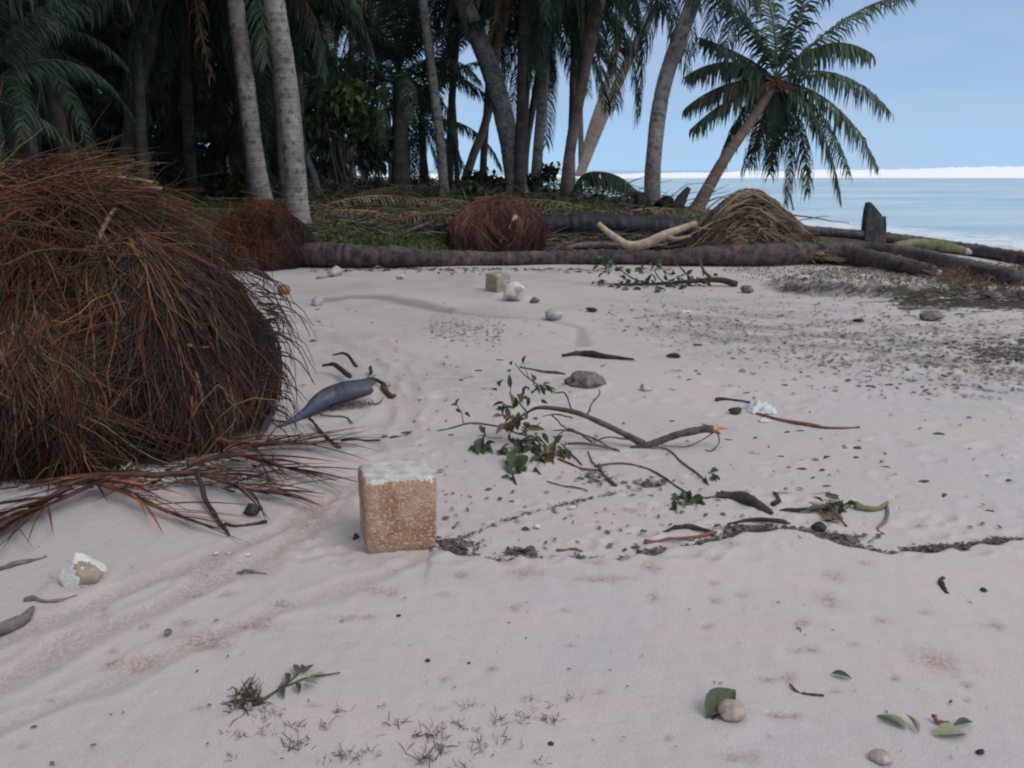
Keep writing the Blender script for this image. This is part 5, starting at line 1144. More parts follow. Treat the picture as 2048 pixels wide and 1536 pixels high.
stick([(682, 884), (700, 882), (760, 882)], [3, 3, 2], M['wood_dark'], 'flat dark sliver right of the upper dry frond', 'twig', 'twig')
stick([(450, 1052), (490, 1052), (535, 1048)], [3, 3, 4], M['wood_dark'], 'dark twig just below the crumbly clod', 'twig', 'twig')
stick([(545, 850), (525, 880), (510, 905)], [7, 6, 4], M['wood_dark'], 'grey brown root end lying at the right foot of the root mass', arch=[0.08, 0.04, 0])

# ------------------------------------------------------------------ leaves as meshes
def leaf_mesh(name, m, fold=0.18, curl=0.15):
    n = 7; s = np.linspace(0, 1, n); wd = np.array([0.04, 0.62, 0.95, 1.0, 0.82, 0.45, 0.02]) * 0.5
    z = -curl * s * s; mid = np.stack([s, 0 * s, z], -1); L_ = np.stack([s, -wd, z + wd * fold * 2], -1); R_ = np.stack([s, wd, z + wd * fold * 2], -1)
    V = np.stack([L_, mid, R_], 1).reshape(-1, 3); Q = []
    for j in range(n - 1):
        b0 = j * 3; Q += [(b0, b0 + 1, b0 + 4, b0 + 3), (b0 + 1, b0 + 2, b0 + 5, b0 + 4)]
    mb = MB(); mb.add(V, Q); return mb.mesh(name, m)
LEAVES = {k: leaf_mesh('leaf', M[m]) for k, m in (('g', 'leaf'), ('b', 'leaf_brown'), ('y', 'leaf_yellow'), ('l', 'leaf_lime'))}
def put_leaf(parent, base, tip, wratio, kind_, roll, name='leaf'):
    """leaf from base to tip (world coords)"""
    o = link(name, LEAVES[kind_], parent); org = np.array(parent.location) if parent else np.zeros(3)
    d = Vector(np.array(tip) - np.array(base)); L = d.length; x = d.normalized(); up = Vector((0, 0, 1)) if abs(x.z) < 0.9 else Vector((0, -1, 0.2))
    y = up.cross(x).normalized(); z = x.cross(y); Rm = Matrix((x, y, z)).transposed() @ Matrix.Rotation(roll, 3, 'X')
    o.rotation_euler = Rm.to_euler(); o.location = np.array(base) - org; o.scale = (L, L * wratio, L); return o

# ------------------------------------------------------------------ the broken leafy branch
def c2p(x, y): return 880 + x / 3.413, 700 + y / 3.413
def big_branch():
    rg = np.random.default_rng(15); g = gp(1290, 896); Y = g[1]
    t = thing('leafy_branch', g, 'broken leafy branch with an orange split end, sprawling across the sand', 'branch')
    def wp(x, y, dy): 
        a, c = c2p(x, y); p = at(a, c, Y + dy); zg = float(hz(p[0], p[1])) + 0.004
        if p[2] < zg: p = gp(a, c); p[2] += 0.006
        return p
    def limb(pts, r, name='twig', m='branch', sides=6):
        P = np.array([wp(*p) for p in pts]) - g; n = max(8, 5 * len(pts)); mb = MB()
        mb.tubes(curve_pts(P, n) + wob(n, 0.004), interp(r, n) * (1 + 0.06 * rg.normal(0, 1, n)), sides, cap=True); return link(name, mb.mesh(name, M[m]), t)
    limb([(600, 420, .30), (660, 395, .28), (760, 392, .25), (900, 420, .2), (1060, 485, .12), (1230, 560, .06), (1390, 640, 0)], [.007, .010, .013, .015, .016, .018, .022], 'limb', sides=9)
    limb([(1300, 665, -.02), (1390, 650, 0), (1500, 620, .0), (1650, 570, .0), (1790, 545, .0), (1860, 540, 0)], [.008, .018, .020, .021, .022, .022], 'limb', sides=9)
    # split end
    P = np.array([wp(1850, 538, 0), wp(1905, 530, 0), wp(1975, 538, -.02)]) - g; mb = MB()
    mb.tubes(curve_pts(P, 8) + wob(8, 0.002), interp([.021, .018, .010, .002], 8), 7, tint=None); link('split_end', mb.mesh('split_end', M['splinter']), t)
    mb = MB(); mb.tubes(np.array([wp(1860, 548, -.01), wp(1900, 565, -.01), wp(1915, 572, -.01)]) - g, np.array([.012, .009, .003]), 5); link('split_end', mb.mesh('split_end', M['wood_red']), t)
    tw = [([(900, 415, .2), (880, 350, .22), (850, 295, .24), (790, 290, .25), (760, 275, .26)], [.006, .005, .005, .004, .003]),
          ([(1005, 450, .14), (1030, 380, .22), (1085, 300, .3), (1085, 265, .33)], [.006, .005, .004, .003]),
          ([(600, 430, .3), (540, 360, .35), (480, 300, .4)], [.006, .005, .003]), ([(480, 300, .4), (480, 200, .42)], [.004, .002]),
          ([(760, 280, .3), (650, 230, .4), (580, 170, .45), (510, 90, .5)], [.005, .004, .004, .003]), ([(610, 200, .45), (570, 90, .5)], [.003, .002]), ([(640, 240, .4), (625, 160, .45)], [.003, .002]),
          ([(700, 455, .2), (790, 440, .2), (870, 450, .18), (910, 470, .15)], [.003, .005, .005, .004]), ([(770, 450, .2), (830, 510, .12), (870, 540, .08)], [.005, .005, .004]),
          ([(870, 540, .05), (960, 570, .03), (1030, 630, .0)], [.008, .008, .007]), ([(770, 545, .1), (870, 548, .05), (980, 580, .0), (1080, 620, -.02), (1200, 690, -.06)], [.003, .006, .006, .005, .004]),
          ([(860, 545, .05), (800, 590, .0), (760, 650, -.08)], [.005, .004, .003]), ([(870, 640, -.05), (980, 640, -.05), (1090, 650, -.05), (1200, 680, -.06), (1225, 700, -.08)], [.007, .009, .009, .006, .003]),
          ([(1030, 640, -.05), (1110, 605, .0), (1160, 590, .02), (1250, 605, .02), (1340, 625, 0)], [.004, .005, .005, .005, .005]),
          ([(830, 640, -.05), (880, 700, -.1), (970, 790, -.2)], [.004, .005, .004]), ([(1010, 690, -.1), (1035, 760, -.18), (1060, 800, -.22)], [.005, .005, .004]),
          ([(800, 750, -.15), (880, 780, -.18), (980, 815, -.22), (1080, 830, -.25)], [.004, .006, .006, .005]), ([(1080, 790, -.2), (1120, 860, -.28), (1195, 935, -.38)], [.009, .010, .009]),
          ([(1060, 800, -.22), (1180, 785, -.2), (1300, 785, -.18), (1420, 815, -.22), (1520, 870, -.3), (1600, 930, -.38), (1690, 990, -.45), (1740, 1040, -.5)], [.005, .005, .005, .005, .005, .0045, .004, .003]),
          ([(1450, 650, -.02), (1550, 680, -.06), (1650, 770, -.18), (1780, 870, -.32), (1820, 910, -.38)], [.006, .005, .005, .005, .004]),
          ([(1500, 640, 0), (1560, 660, -.02), (1680, 655, 0), (1790, 610, .02), (1880, 560, .0)], [.003, .003, .003, .003, .004]), ([(1900, 570, 0), (1905, 620, -.02), (1860, 690, -.08), (1810, 695, -.08)], [.005, .004, .004, .003]),
          ([(-20, 555, .05), (80, 530, .05), (170, 505, .06), (280, 505, .08), (420, 525, .1)], [.003, .005, .006, .006, .005]), ([(165, 505, .06), (150, 440, .12), (120, 390, .15), (110, 340, .18)], [.004, .003, .003, .002]),
          ([(270, 580, .02), (350, 600, .02), (430, 595, .05)], [.002, .003, .003]), ([(430, 530, .1), (540, 570, .08), (640, 610, .02), (710, 660, -.05)], [.006, .005, .005, .004]), ([(540, 570, .1), (620, 540, .14), (690, 495, .2)], [.005, .004, .003]),
          ([(420, 525, .1), (520, 470, .2), (600, 430, .3)], [.006, .006, .007]), ([(1790, 500, .05), (1850, 530, .0)], [.003, .003]), ([(730, 900, -.3), (850, 935, -.35), (940, 950, -.38), (1010, 970, -.4)], [.003, .004, .004, .003]), ([(1740, 1015, -.5), (1830, 1015, -.5), (1900, 1005, -.5)], [.004, .004, .003])]
    for pts, r in tw: limb(pts, r)
    LV = [(490, 105, -90, 40, 'g'), (570, 95, -80, 60, 'g'), (560, 290, 100, 60, 'g'), (480, 260, -95, 95, 'g'), (410, 250, -80, 60, 'g'), (390, 280, -150, 40, 'g'), (590, 240, 110, 70, 'g'), (640, 240, 50, 80, 'g'), (680, 230, 65, 90, 'g'), (700, 240, 35, 90, 'g'), (740, 260, 10, 60, 'g'), (640, 220, -100, 60, 'g'),
          (470, 290, 70, 90, 'b'), (520, 300, 60, 80, 'b'), (440, 360, 170, 90, 'g'), (400, 380, 60, 70, 'b'), (460, 390, 80, 80, 'g'), (540, 420, 100, 80, 'b'), (560, 430, 40, 60, 'b'), (610, 320, 100, 70, 'g'), (690, 340, 30, 50, 'g'), (480, 480, 90, 90, 'b'), (510, 490, 110, 80, 'b'), (440, 500, 130, 90, 'b'), (560, 500, 20, 90, 'b'), (600, 530, 5, 110, 'b'), (420, 450, 180, 60, 'b'),
          (700, 565, 60, 80, 'g'), (290, 600, 100, 120, 'g'), (330, 620, 80, 95, 'l'), (260, 640, 75, 90, 'g'), (310, 520, 95, 70, 'g'), (270, 510, 70, 60, 'g'), (380, 700, 10, 120, 'g'), (470, 690, 160, 90, 'g'), (520, 610, 70, 100, 'g'), (560, 620, 20, 120, 'g'), (590, 640, 100, 90, 'g'), (640, 640, 70, 80, 'g'), (480, 640, 160, 60, 'g'), (620, 690, 40, 60, 'g'),
          (800, 620, 115, 120, 'y'), (780, 640, 100, 95, 'y'), (740, 680, 120, 90, 'g'), (700, 730, 130, 90, 'g'), (810, 690, 20, 90, 'g'), (840, 700, 60, 70, 'g'), (790, 740, 160, 70, 'b'), (520, 730, 95, 105, 'g'), (500, 770, 80, 90, 'g'), (540, 800, 60, 60, 'g'), (570, 810, 150, 70, 'g'), (480, 880, 190, 70, 'g'), (490, 870, 70, 50, 'g'), (640, 820, 40, 50, 'b'),
          (110, 380, -70, 60, 'g'), (120, 380, -170, 45, 'b'), (110, 400, 40, 40, 'g'), (170, 425, 40, 45, 'g'), (1840, 850, -30, 60, 'g'), (1850, 860, 20, 70, 'g'), (1860, 870, 60, 40, 'g'), (1660, 980, 110, 60, 'g'), (1680, 985, 60, 80, 'g'), (1720, 1010, 40, 90, 'g'), (1750, 1040, 15, 70, 'g'), (1640, 1010, 160, 70, 'g'), (1590, 1040, 70, 45, 'g'), (1810, 880, 80, 50, 'b'), (1560, 890, 170, 60, 'b')]
    LV += [(x + rg.normal(0, 34), y + rg.normal(0, 26), rg.uniform(0, 360), rg.uniform(40, 85), kd_) for (x, y, kd_, n_) in ((480, 470, 'b', 9), (540, 520, 'g', 7), (460, 400, 'g', 6), (620, 640, 'g', 8), (540, 640, 'g', 6), (300, 640, 'g', 5), (740, 700, 'b', 5), (780, 660, 'g', 5), (560, 330, 'g', 4), (1690, 1000, 'g', 5), (640, 250, 'g', 4)) for _ in range(n_)]
    for (x, y, an, ln, kd) in LV:
        near = 0.3 * (560 - y) / 560 if y < 560 else -0.35 * (y - 560) / 500
        a0, c0 = c2p(x, y); a1, c1 = c2p(x + ln * math.cos(math.radians(an)), y + ln * math.sin(math.radians(an)))
        p0 = wp(x, y, near); p1 = wp(x + ln * math.cos(math.radians(an)), y + ln * math.sin(math.radians(an)), near + rg.normal(0, 0.03))
        put_leaf(t, p0, p0 + (p1 - p0) * 1.02, rg.uniform(0.34, 0.5), kd, rg.uniform(-1.3, 1.3))
big_branch()
# far leafy branch in front of the fallen trunk
def far_branch():
    rg = np.random.default_rng(16); g = gp(1400, 572); Y = g[1]
    t = thing('leafy_branch', g, 'small leafy green branch lying in front of the fallen trunk, dark butt at right', 'branch')
    def wp(a, c, dy=0):
        p = at(a, c, Y + dy)
        if p[2] < float(hz(p[0], p[1])) + 0.005: p = gp(a, c); p[2] += 0.01
        return p
    for i, (pl, r) in enumerate((([(1475, 570), (1440, 560), (1400, 562), (1340, 565), (1280, 568), (1230, 572)], [.05, .045, .035, .025, .018, .01]), ([(1425, 560), (1410, 545), (1400, 520)], [.03, .022, .012]), ([(1390, 562), (1370, 545), (1350, 525)], [.015, .012, .006]), ([(1300, 566), (1260, 555), (1235, 535), (1215, 515)], [.014, .012, .01, .006]), ([(1270, 568), (1225, 567), (1190, 566)], [.01, .009, .006]), ([(1330, 566), (1310, 545), (1320, 530)], [.01, .008, .005]))):
        P = np.array([wp(*p) for p in pl]) - g; mb = MB(); n = 14; mb.tubes(curve_pts(P, n) + wob(n, 0.01), interp(r, n), 6, cap=True); link('limb' if i == 0 else 'twig', mb.mesh('limb', M['branch'] if i else M['wood_dark']), t)
    ctrs = [(1215, 520, 18, 7), (1225, 535, 22, 9), (1200, 563, 22, 10), (1260, 560, 16, 8), (1265, 575, 16, 7), (1300, 572, 26, 12), (1320, 580, 22, 10), (1345, 570, 24, 10), (1350, 552, 20, 8), (1385, 560, 26, 12), (1410, 560, 20, 8), (1370, 575, 20, 8), (1275, 540, 14, 5), (1310, 528, 12, 5), (1240, 570, 20, 8), (1330, 545, 14, 5)]
    for (a, c, s, n) in ctrs:
        for _ in range(n):
            p0 = wp(a + rg.normal(0, s * 0.5), c + rg.normal(0, s * 0.3), rg.normal(0, 0.1)); d = rg.normal(0, 1, 3) * np.array([1, .6, .8]); d /= np.linalg.norm(d); p1 = p0 + d * rg.uniform(0.06, 0.13)
            p1[2] = max(p1[2], float(hz(p1[0], p1[1])) + 0.01); put_leaf(t, p0, p1, rg.uniform(0.4, 0.6), 'g', rg.uniform(-1.5, 1.5))
far_branch()

# ------------------------------------------------------------------ small plants and leaves in the foreground
def sprig():
    rg = np.random.default_rng(17); g = gp(500, 1412)
    t = thing('uprooted_sprig', g, 'uprooted small plant with a straggly root clump, lower left foreground', 'plant')
    for pl, r in (([(505, 1412), (560, 1382), (610, 1362), (680, 1348)], [.004, .004, .003, .002]), ([(520, 1408), (560, 1380), (600, 1348), (612, 1340)], [.003, .003, .003, .002])):
        P = np.array([gp(a, c) + np.array([0, 0, 0.006]) for a, c in pl]) - g; mb = MB(); mb.tubes(curve_pts(P, 10) + wob(10, .003), interp(r, 10), 5); link('stem', mb.mesh('stem', M['branch']), t)
    n = 90; c = np.array([gp(495 + rg.normal(0, 14), 1400 + rg.normal(0, 12)) for _ in range(n)]) - g; d = rg.normal(0, 1, (n, 3)); d[:, 2] = np.abs(d[:, 2]) * 0.8; d /= np.linalg.norm(d, axis=1, keepdims=True); L = rg.uniform(0.02, 0.06, (n, 1))
    mb = MB(); mb.tubes(np.stack([c, c + d * L * 0.5 + rg.normal(0, .004, (n, 3)), c + d * L], 1), np.tile([.0022, .0018, .0008], (n, 1)), 3, tint=np.array([[.07, .06, .045], [.13, .10, .06], [.05, .06, .035], [.2, .14, .08]])[rg.integers(4, size=n)])
    kind(link('root_clump', mb.mesh('root_clump', M['litter']), t), 'stuff')
    for a, c_, an, ln, kd in ((600, 1350, -60, 22, 'g'), (608, 1352, -30, 24, 'g'), (598, 1356, -120, 20, 'b'), (615, 1365, -10, 30, 'l'), (610, 1368, 30, 26, 'l'), (575, 1370, 150, 24, 'b'), (560, 1380, 70, 24, 'g'), (590, 1372, 60, 22, 'g'), (630, 1358, -20, 24, 'l'), (575, 1372, -90, 20, 'g')):
        p0 = gp(a, c_) + np.array([0, 0, .01]); p1 = gp(a + ln * math.cos(math.radians(an)), c_ + ln * math.sin(math.radians(an))) + np.array([0, 0, rg.uniform(.005, .03)]); put_leaf(t, p0, p1, .35, kd, rg.uniform(-.6, .6))
sprig()
def weed():
    rg = np.random.default_rng(27); g = gp(262, 958); t = thing('green_weed', g, 'small green weed caught at the foot of the big root mass', 'weed')
    for i in range(22):
        p0 = g + np.array([rg.normal(0, .04), -.05 + rg.normal(0, .02), rg.uniform(.02, .08)]); d = rg.normal(0, 1, 3); d[2] = abs(d[2]); d /= np.linalg.norm(d); put_leaf(t, p0, p0 + d * rg.uniform(.03, .07), .3, 'l' if i % 3 else 'g', rg.uniform(-1, 1))
weed()
def loose_leaf(base, tip, kd, wr, label, roll=0.3, lift=0.01, cat='leaf', group=None):
    p0 = gp(*base) + np.array([0, 0, 0.006]); p1 = gp(*tip) + np.array([0, 0, lift]); o = put_leaf(None, p0, p1, wr, kd, roll, 'fallen_leaf'); return tag(o, label, cat, group)
loose_leaf((1662, 1350), (1704, 1359), 'g', 0.35, 'single narrow green leaf flat on bare sand at lower right')
o = rock(1466, 1447, 58, 34, M['shell'], 'pinkish brown shell half covered by a green leaf', 'shell', 140, 'shell', facets=3, rough=0.06)
loose_leaf((1412, 1440), (1470, 1400), 'g', 0.5, 'dark green leaf folded over the pinkish shell', 0.2, 0.05)
loose_leaf((1425, 1444), (1455, 1425), 'g', 0.6, 'green leaf at the left foot of the pinkish shell', -0.3, 0.03)
loose_leaf((1812, 1462), (1752, 1428), 'l', 0.4, 'pale lime leaf at the left of the green scraps in the lower right')
loose_leaf((1868, 1474), (1935, 1466), 'l', 0.45, 'lime green leaf at the right of the green scraps', 0.1)
loose_leaf((1945, 1449), (1905, 1458), 'g', 0.3, 'dark narrow leaf lying on the lime green leaf', 0.1, 0.02)
stick([(1862, 1440), (1880, 1448), (1895, 1455)], [4, 4, 3], M['wood_red'], 'short orange red stick on the lime green leaf', 'twig', 'twig', lift=0.008)
loose_leaf((1836, 1470), (1815, 1442), 'l', 0.25, 'thin torn leaf between the two lime leaves', 0.6, 0.03)
rock(1765, 1530, 50, 16, M['shell'], 'pale broken shell at the bottom edge on the right', 'shell', 141, 'shell', facets=4)
stick([(1710, 1018), (1745, 1022), (1775, 1012)], [7, 6, 4], M['mossy'], 'yellow green stalk above the wrack line at right')
stick([(1776, 1014), (1772, 1040), (1755, 1058), (1770, 1070)], [3, 3, 2.5, 2], M['wood_grey'], 'thin bent grey twig hanging off the yellow green stalk', 'twig', 'twig')
def twig_clump():
    rg = np.random.default_rng(18); g = gp(1665, 1030); t = thing('weed_clump', g, 'dark tangled weed clump just above the wrack line at right', 'weed clump')
    for i in range(16):
        a = 1665 + rg.normal(0, 18); c = 1025 + rg.normal(0, 10); p0 = gp(a, c); p1 = p0 + np.array([rg.normal(0, .05), rg.normal(0, .04), rg.uniform(0.005, .05)]); mb = MB()
        mb.tubes(curve_pts([p0 - g, (p0 + p1) / 2 - g + rg.normal(0, .01, 3), p1 - g], 6), np.linspace(.005, .002, 6), 5); link('twig', mb.mesh('twig', M['wood_dark']), t)
    for i in range(14):
        a = 1668 + rg.normal(0, 16); c = 1025 + rg.normal(0, 12); p0 = gp(a, c) + np.array([0, 0, .01]); put_leaf(t, p0, p0 + np.array([rg.normal(0, .05), rg.normal(0, .04), rg.uniform(0, .04)]), .4, 'b' if i % 3 else 'g', rg.uniform(-1, 1))
twig_clump()
rock(1642, 1066, 34, 22, M['clod'], 'dark round clod sitting on the wrack line at its highest bend', 'clod', 142, 'clod', rough=0.2)
stick([(1560, 1025), (1590, 1020), (1620, 1022), (1650, 1018)], [3, 4, 3, 2], M['wood_dark'], 'dark twig leading from the bark piece to the weed clump', 'twig', 'twig')
stick([(1548, 1012), (1556, 1000), (1550, 990)], [5, 5, 3], M['wood_dark'], 'short dark curl beside the right end of the bark piece', 'twig', 'twig')
def tuft(px, py, s, label, seed):
    rg = np.random.default_rng(seed); g = gp(px, py); n = int(8 * s + 5); mb = MB()
    p = rg.normal(0, 0.012 * s, (n, 3)); p[:, 2] = 0; d = rg.normal(0, 1, (n, 3)); d[:, 2] = np.abs(d[:, 2]) + 0.15; d /= np.linalg.norm(d, axis=1, keepdims=True); L = rg.uniform(0.012, 0.035, (n, 1)) * s
    P = np.stack([p, p + d * L * .6, p + d * L + np.array([0, 0, -.004])], 1); pal = np.array([[.11, .115, .085], [.16, .15, .11], [.21, .14, .12], [.09, .09, .075]])
    mb.strips(P, np.tile([.0010, .0013, .0004], (n, 1)) * s, rg.normal(0, 1, (n, 1, 3)), pal[rg.integers(4, size=n)])
    return tag(link('grass_tuft', mb.mesh('grass_tuft', M['litter']), None, g), label, 'grass tuft', 'withered grass tufts along the bottom edge')
tl = 'small withered grass tuft pressed into the sand along the bottom edge'
for i, (a, c, s) in enumerate([(790, 1452, 1.8), (845, 1470, 2.0), (580, 1498, 2.0), (690, 1512, 1.8), (590, 1455, 1.6), (915, 1448, 1.3), (1060, 1400, 1.5), (1140, 1400, 1.4), (955, 1495, 1.6), (880, 1500, 2.0), (850, 1522, 2.4), (660, 1530, 1.8), (1045, 1440, 1.2), (740, 1500, 1.2), (480, 1465, 1.2), (1010, 1480, 1.3), (560, 1430, 1.1), (1110, 1440, 1.1)] + [(random.uniform(430, 1200), random.uniform(1405, 1534), random.uniform(0.8, 1.7)) for _ in range(34)]): tuft(a, c, s * 0.72, tl, 500 + i)

# ------------------------------------------------------------------ scattered litter
def flakes(mb, x, y, size, pal, rg, tilt=0.25, aspect=0.3):
    n = len(x); p = np.stack([x, y, hz(x, y) + 0.004 + 0.006 * rg.random(n)], -1); a = rg.uniform(0, 6.28, n); s = size * rg.uniform(0.35, 1.3, n) ** 1.3
    d = np.stack([np.cos(a), np.sin(a), rg.normal(0, tilt, n) * 0.5], -1); D = np.stack([-np.sin(a), np.cos(a), rg.normal(0, tilt, n)], -1)
    P = np.stack([p - d * s[:, None] * .5, p + np.array([0, 0, 1]) * (s * 0.07)[:, None], p + d * s[:, None] * .5], 1); P[:, 0, 2] = np.maximum(P[:, 0, 2], p[:, 2] - .002); P[:, 2, 2] = np.maximum(P[:, 2, 2], p[:, 2] - .002)
    w_ = s * aspect * rg.uniform(.3, 1.1, n); mb.strips(P, np.stack([w_ * .25, w_, w_ * .2], 1), D[:, None], np.array(pal)[rg.integers(len(pal), size=n)] * rg.uniform(.6, 1.3, (n, 1)))
DK = [(.10, .085, .08), (.15, .13, .115), (.075, .072, .068), (.19, .135, .115), (.13, .13, .095)]
GR = [(.20, .195, .165), (.26, .24, .205), (.15, .15, .125), (.30, .27, .235), (.11, .105, .095)]
def litter():
    rg = np.random.default_rng(20); mb = MB()
    def region(n, fa, fb, size, pal, dens=None):
        X = []; Y = []
        while len(X) < n:
            a = fa(); c = fb(a)
            if dens is not None and rg.random() > dens(a, c): continue
            q = gp(a, c); X.append(q[0]); Y.append(q[1])
        flakes(mb, np.array(X), np.array(Y), size, pal, rg)
    def band(a, c):     # leaf strewn band on the right
        lo = 560 + 0.03 * (a - 1250); ctr = 640 + 0.11 * (a - 1350); w_ = 38 + 0.05 * (a - 1250); d = (c - ctr) / w_
        pat = 0.5 + 0.5 * math.sin(a * 0.045 + c * 0.11) * math.sin(c * 0.19 - a * 0.02)
        return math.exp(-d * d) * (0.25 + 0.75 * pat) * min(1, max(0, (a - 1180) / 220))
    region(6200, lambda: rg.uniform(1180, 2500), lambda a: rg.uniform(560, 800), 0.042, GR, band)
    region(300, lambda: rg.uniform(600, 2100), lambda a: rg.uniform(600, 800), 0.045, DK)
    region(260, lambda: rg.uniform(780, 2100), lambda a: rg.uniform(760, 1060), 0.028, DK)
    region(110, lambda: rg.uniform(0, 2100), lambda a: rg.uniform(1060, 1530), 0.014, DK)
    region(130, lambda: rg.uniform(880, 1500), lambda a: rg.uniform(980, 1115), 0.03, DK)
    region(700, lambda: rg.uniform(1700, 2400), lambda a: 700 + rg.normal(0, 30) + 0.06 * (a - 1900), 0.06, GR)
    region(700, lambda: rg.uniform(1950, 2350), lambda a: 705 + rg.normal(0, 14), 0.07, DK)
    region(500, lambda: rg.uniform(620, 1340), lambda a: 537 + abs(rg.normal(0, 4)), 0.08, [(.07, .055, .045), (.14, .07, .05), (.05, .05, .04)])
    region(500, lambda: rg.uniform(860, 1010), lambda a: 660 + rg.normal(0, 14), 0.03, DK)
    return mb
kind(link('leaf_litter', litter().mesh('leaf_litter', M['litter'])), 'stuff')
def wrack():
    rg = np.random.default_rng(22); mb = MB()
    def along(line, n, sp, size, pal, f0=0, f1=1, fn=None):
        L = np.array(line); s = np.concatenate([[0], np.cumsum(np.hypot(*np.diff(L, axis=0).T))]); t = rg.uniform(f0, f1, n) * s[-1]
        x = np.interp(t, s, L[:, 0]) + rg.normal(0, sp, n); y = np.interp(t, s, L[:, 1]) + np.abs(rg.normal(0, sp, n)) + .004; flakes(mb, x, y, size, pal, rg, 0.3, 0.3)
    along(swash, 480, 0.007, 0.022, DK); along(swash2, 260, 0.012, 0.02, DK); along(swash, 300, 0.022, 0.03, DK, 0.36, 0.62); along(swash, 240, 0.018, 0.035, DK, 0.68, 0.80); along(swash, 200, 0.02, 0.03, DK, 0.0, 0.06)
    C = [(1640, 1078, 60, 8, 260, .04), (1870, 1100, 40, 6, 160, .035), (1040, 1106, 30, 6, 70, .035), (925, 1092, 26, 10, 110, .03), (1500, 1060, 60, 8, 160, .035), (1310, 1104, 20, 4, 60, .03), (1190, 958, 40, 14, 90, .03), (1300, 968, 40, 6, 80, .035)]
    for a, c, sa, s2, n, sz in C:
        Q = np.array([gp(a + rg.normal(0, sa * .6), c + rg.normal(0, s2 * .6)) for _ in range(n)]); flakes(mb, Q[:, 0], Q[:, 1], sz, DK, rg, .4, .3)
    return mb
kind(link('seaweed_litter', wrack().mesh('seaweed_litter', M['litter'])), 'stuff')
# ground cover on the bank at right, root shreds by the logs
def bank_cover():
    rg = np.random.default_rng(23); n = 4200; a = rg.uniform(0, 6.28, n); r = np.sqrt(rg.random(n)) * 1.02; x = 5.35 + 1.9 * r * np.cos(a); y = 11.55 + 1.25 * r * np.sin(a)
    n2 = 2600; x = np.concatenate([x, rg.uniform(3.2, 9.5, n2)]); y = np.concatenate([y, rg.uniform(12.2, 14.6, n2)]); n = len(x)
    k = shore(x, y) < -9.5; x, y = x[k], y[k]; n = len(x); p = np.stack([x, y, hz(x, y) - .004], -1); h = rg.uniform(.02, .075, n); d = rg.normal(0, .8, (n, 3)); d[:, 2] = .8
    P = np.stack([p, p + d * h[:, None] * .6, p + d * np.array([1.6, 1.6, .7]) * h[:, None]], 1); mb = MB(); pal = np.array([[.22, .205, .15], [.17, .175, .115], [.27, .24, .185], [.12, .105, .085]])
    mb.strips(P, np.stack([h * .1, h * .1, h * .03], 1), rg.normal(0, 1, (n, 1, 3)) * np.array([1, .5, .2]), pal[rg.integers(4, size=n)] * rg.uniform(.7, 1.2, (n, 1)))
    m = 900; X = []; 
    for _ in range(m):
        q = gp(rg.uniform(1880, 2120), 556 + rg.normal(0, 12) + 0.0); X.append(q)
    X = np.array(X); e_ = X + rg.normal(0, .18, (m, 3)) * np.array([1, .6, .3]) + np.array([0, 0, .06]); X[:, 2] += .02
    mb.tubes(np.stack([X, (X + e_) / 2 + rg.normal(0, .03, (m, 3)), e_], 1), np.tile([.006, .005, .003], (m, 1)), 3, tint=np.array([[.16, .10, .06], [.08, .055, .04], [.24, .16, .10]])[rg.integers(3, size=m)])
    m = 500; X = np.array([gp(rg.uniform(1780, 2120), 606 + rg.normal(0, 8) + 0.0) for _ in range(m)]); e_ = X + np.stack([rg.normal(.15, .2, m), rg.normal(0, .08, m), rg.uniform(-.01, .02, m)], -1); X[:, 2] += .01; e_[:, 2] = hz(e_[:, 0], e_[:, 1]) + .012
    mb.tubes(np.stack([X, (X + e_) / 2, e_], 1), np.tile([.004, .004, .002], (m, 1)), 3, tint=np.array([[.05, .045, .04], [.09, .07, .055]])[rg.integers(2, size=m)])
    return mb
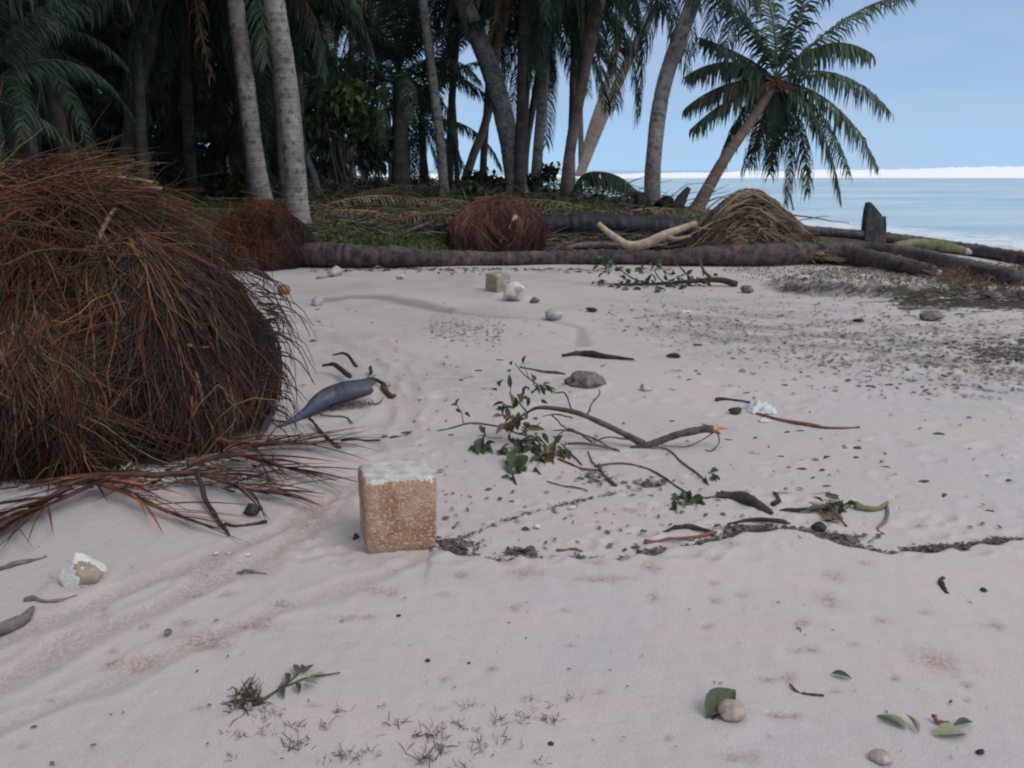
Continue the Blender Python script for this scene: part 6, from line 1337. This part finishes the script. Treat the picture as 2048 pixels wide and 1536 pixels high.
kind(link('ground_cover', bank_cover().mesh('ground_cover', M['litter'])), 'stuff')
# dark scraps scattered over the sand on the right
rg = np.random.default_rng(25); scrap = []
for v in range(5):
    mb = MB(); n = 7; flat = rg.normal(0, 1, (n, 2)); a = np.sort(rg.uniform(0, 6.28, n)); r = rg.uniform(.6, 1, n)
    top = np.stack([np.cos(a) * r, np.sin(a) * r * .5, np.full(n, .07) + rg.normal(0, .03, n)], -1); bot = top * np.array([1.08, 1.08, 0]) - np.array([0, 0, .05]); V = np.concatenate([top, bot, [[0, 0, .12]]])
    Q = [(i, (i + 1) % n, n + (i + 1) % n, n + i) for i in range(n)]; T = [(i, 2 * n, (i + 1) % n)[::-1] for i in range(n)]; mb.add(V, [q[::-1] for q in Q], T); scrap.append(mb.mesh('leaf_scrap', M['scrap']))
pts = [(1655, 858, 8), (1603, 862, 10), (1575, 864, 8), (1690, 893, 10), (1690, 896, 8), (1718, 895, 12), (1562, 913, 9), (1610, 920, 10), (1655, 915, 12), (1712, 914, 8), (1580, 935, 8), (1605, 938, 12), (1645, 940, 9), (1628, 956, 10), (1655, 972, 11), (1660, 988, 10), (1775, 935, 12), (1850, 963, 12), (1892, 991, 12), (1980, 1022, 12), (1610, 845, 6), (1570, 770, 8), (1780, 770, 12), (1740, 772, 6), (1880, 868, 14), (2020, 960, 8), (1790, 978, 8), (1495, 786, 8), (1380, 760, 10), (1345, 842, 8), (1400, 690, 14), (1480, 820, 6), (1460, 880, 9), (1512, 876, 8), (950, 850, 8), (905, 870, 10), (930, 895, 8), (815, 865, 12), (790, 874, 12), (770, 872, 8), (960, 742, 12), (915, 735, 10), (1000, 720, 8)]
for i, (a, c, r) in enumerate(pts):
    g = gp(a, c); k = pxm(g); o = link('leaf_scrap', scrap[i % 5], None, g); s = r * k * 1.15; o.scale = (s, s * rg.uniform(.9, 1.6), s); o.rotation_euler = (0, 0, rg.uniform(-.5, .5)); tag(o, 'small dark leaf scrap lying on open sand', 'leaf scrap', 'dark leaf scraps scattered on the open sand')
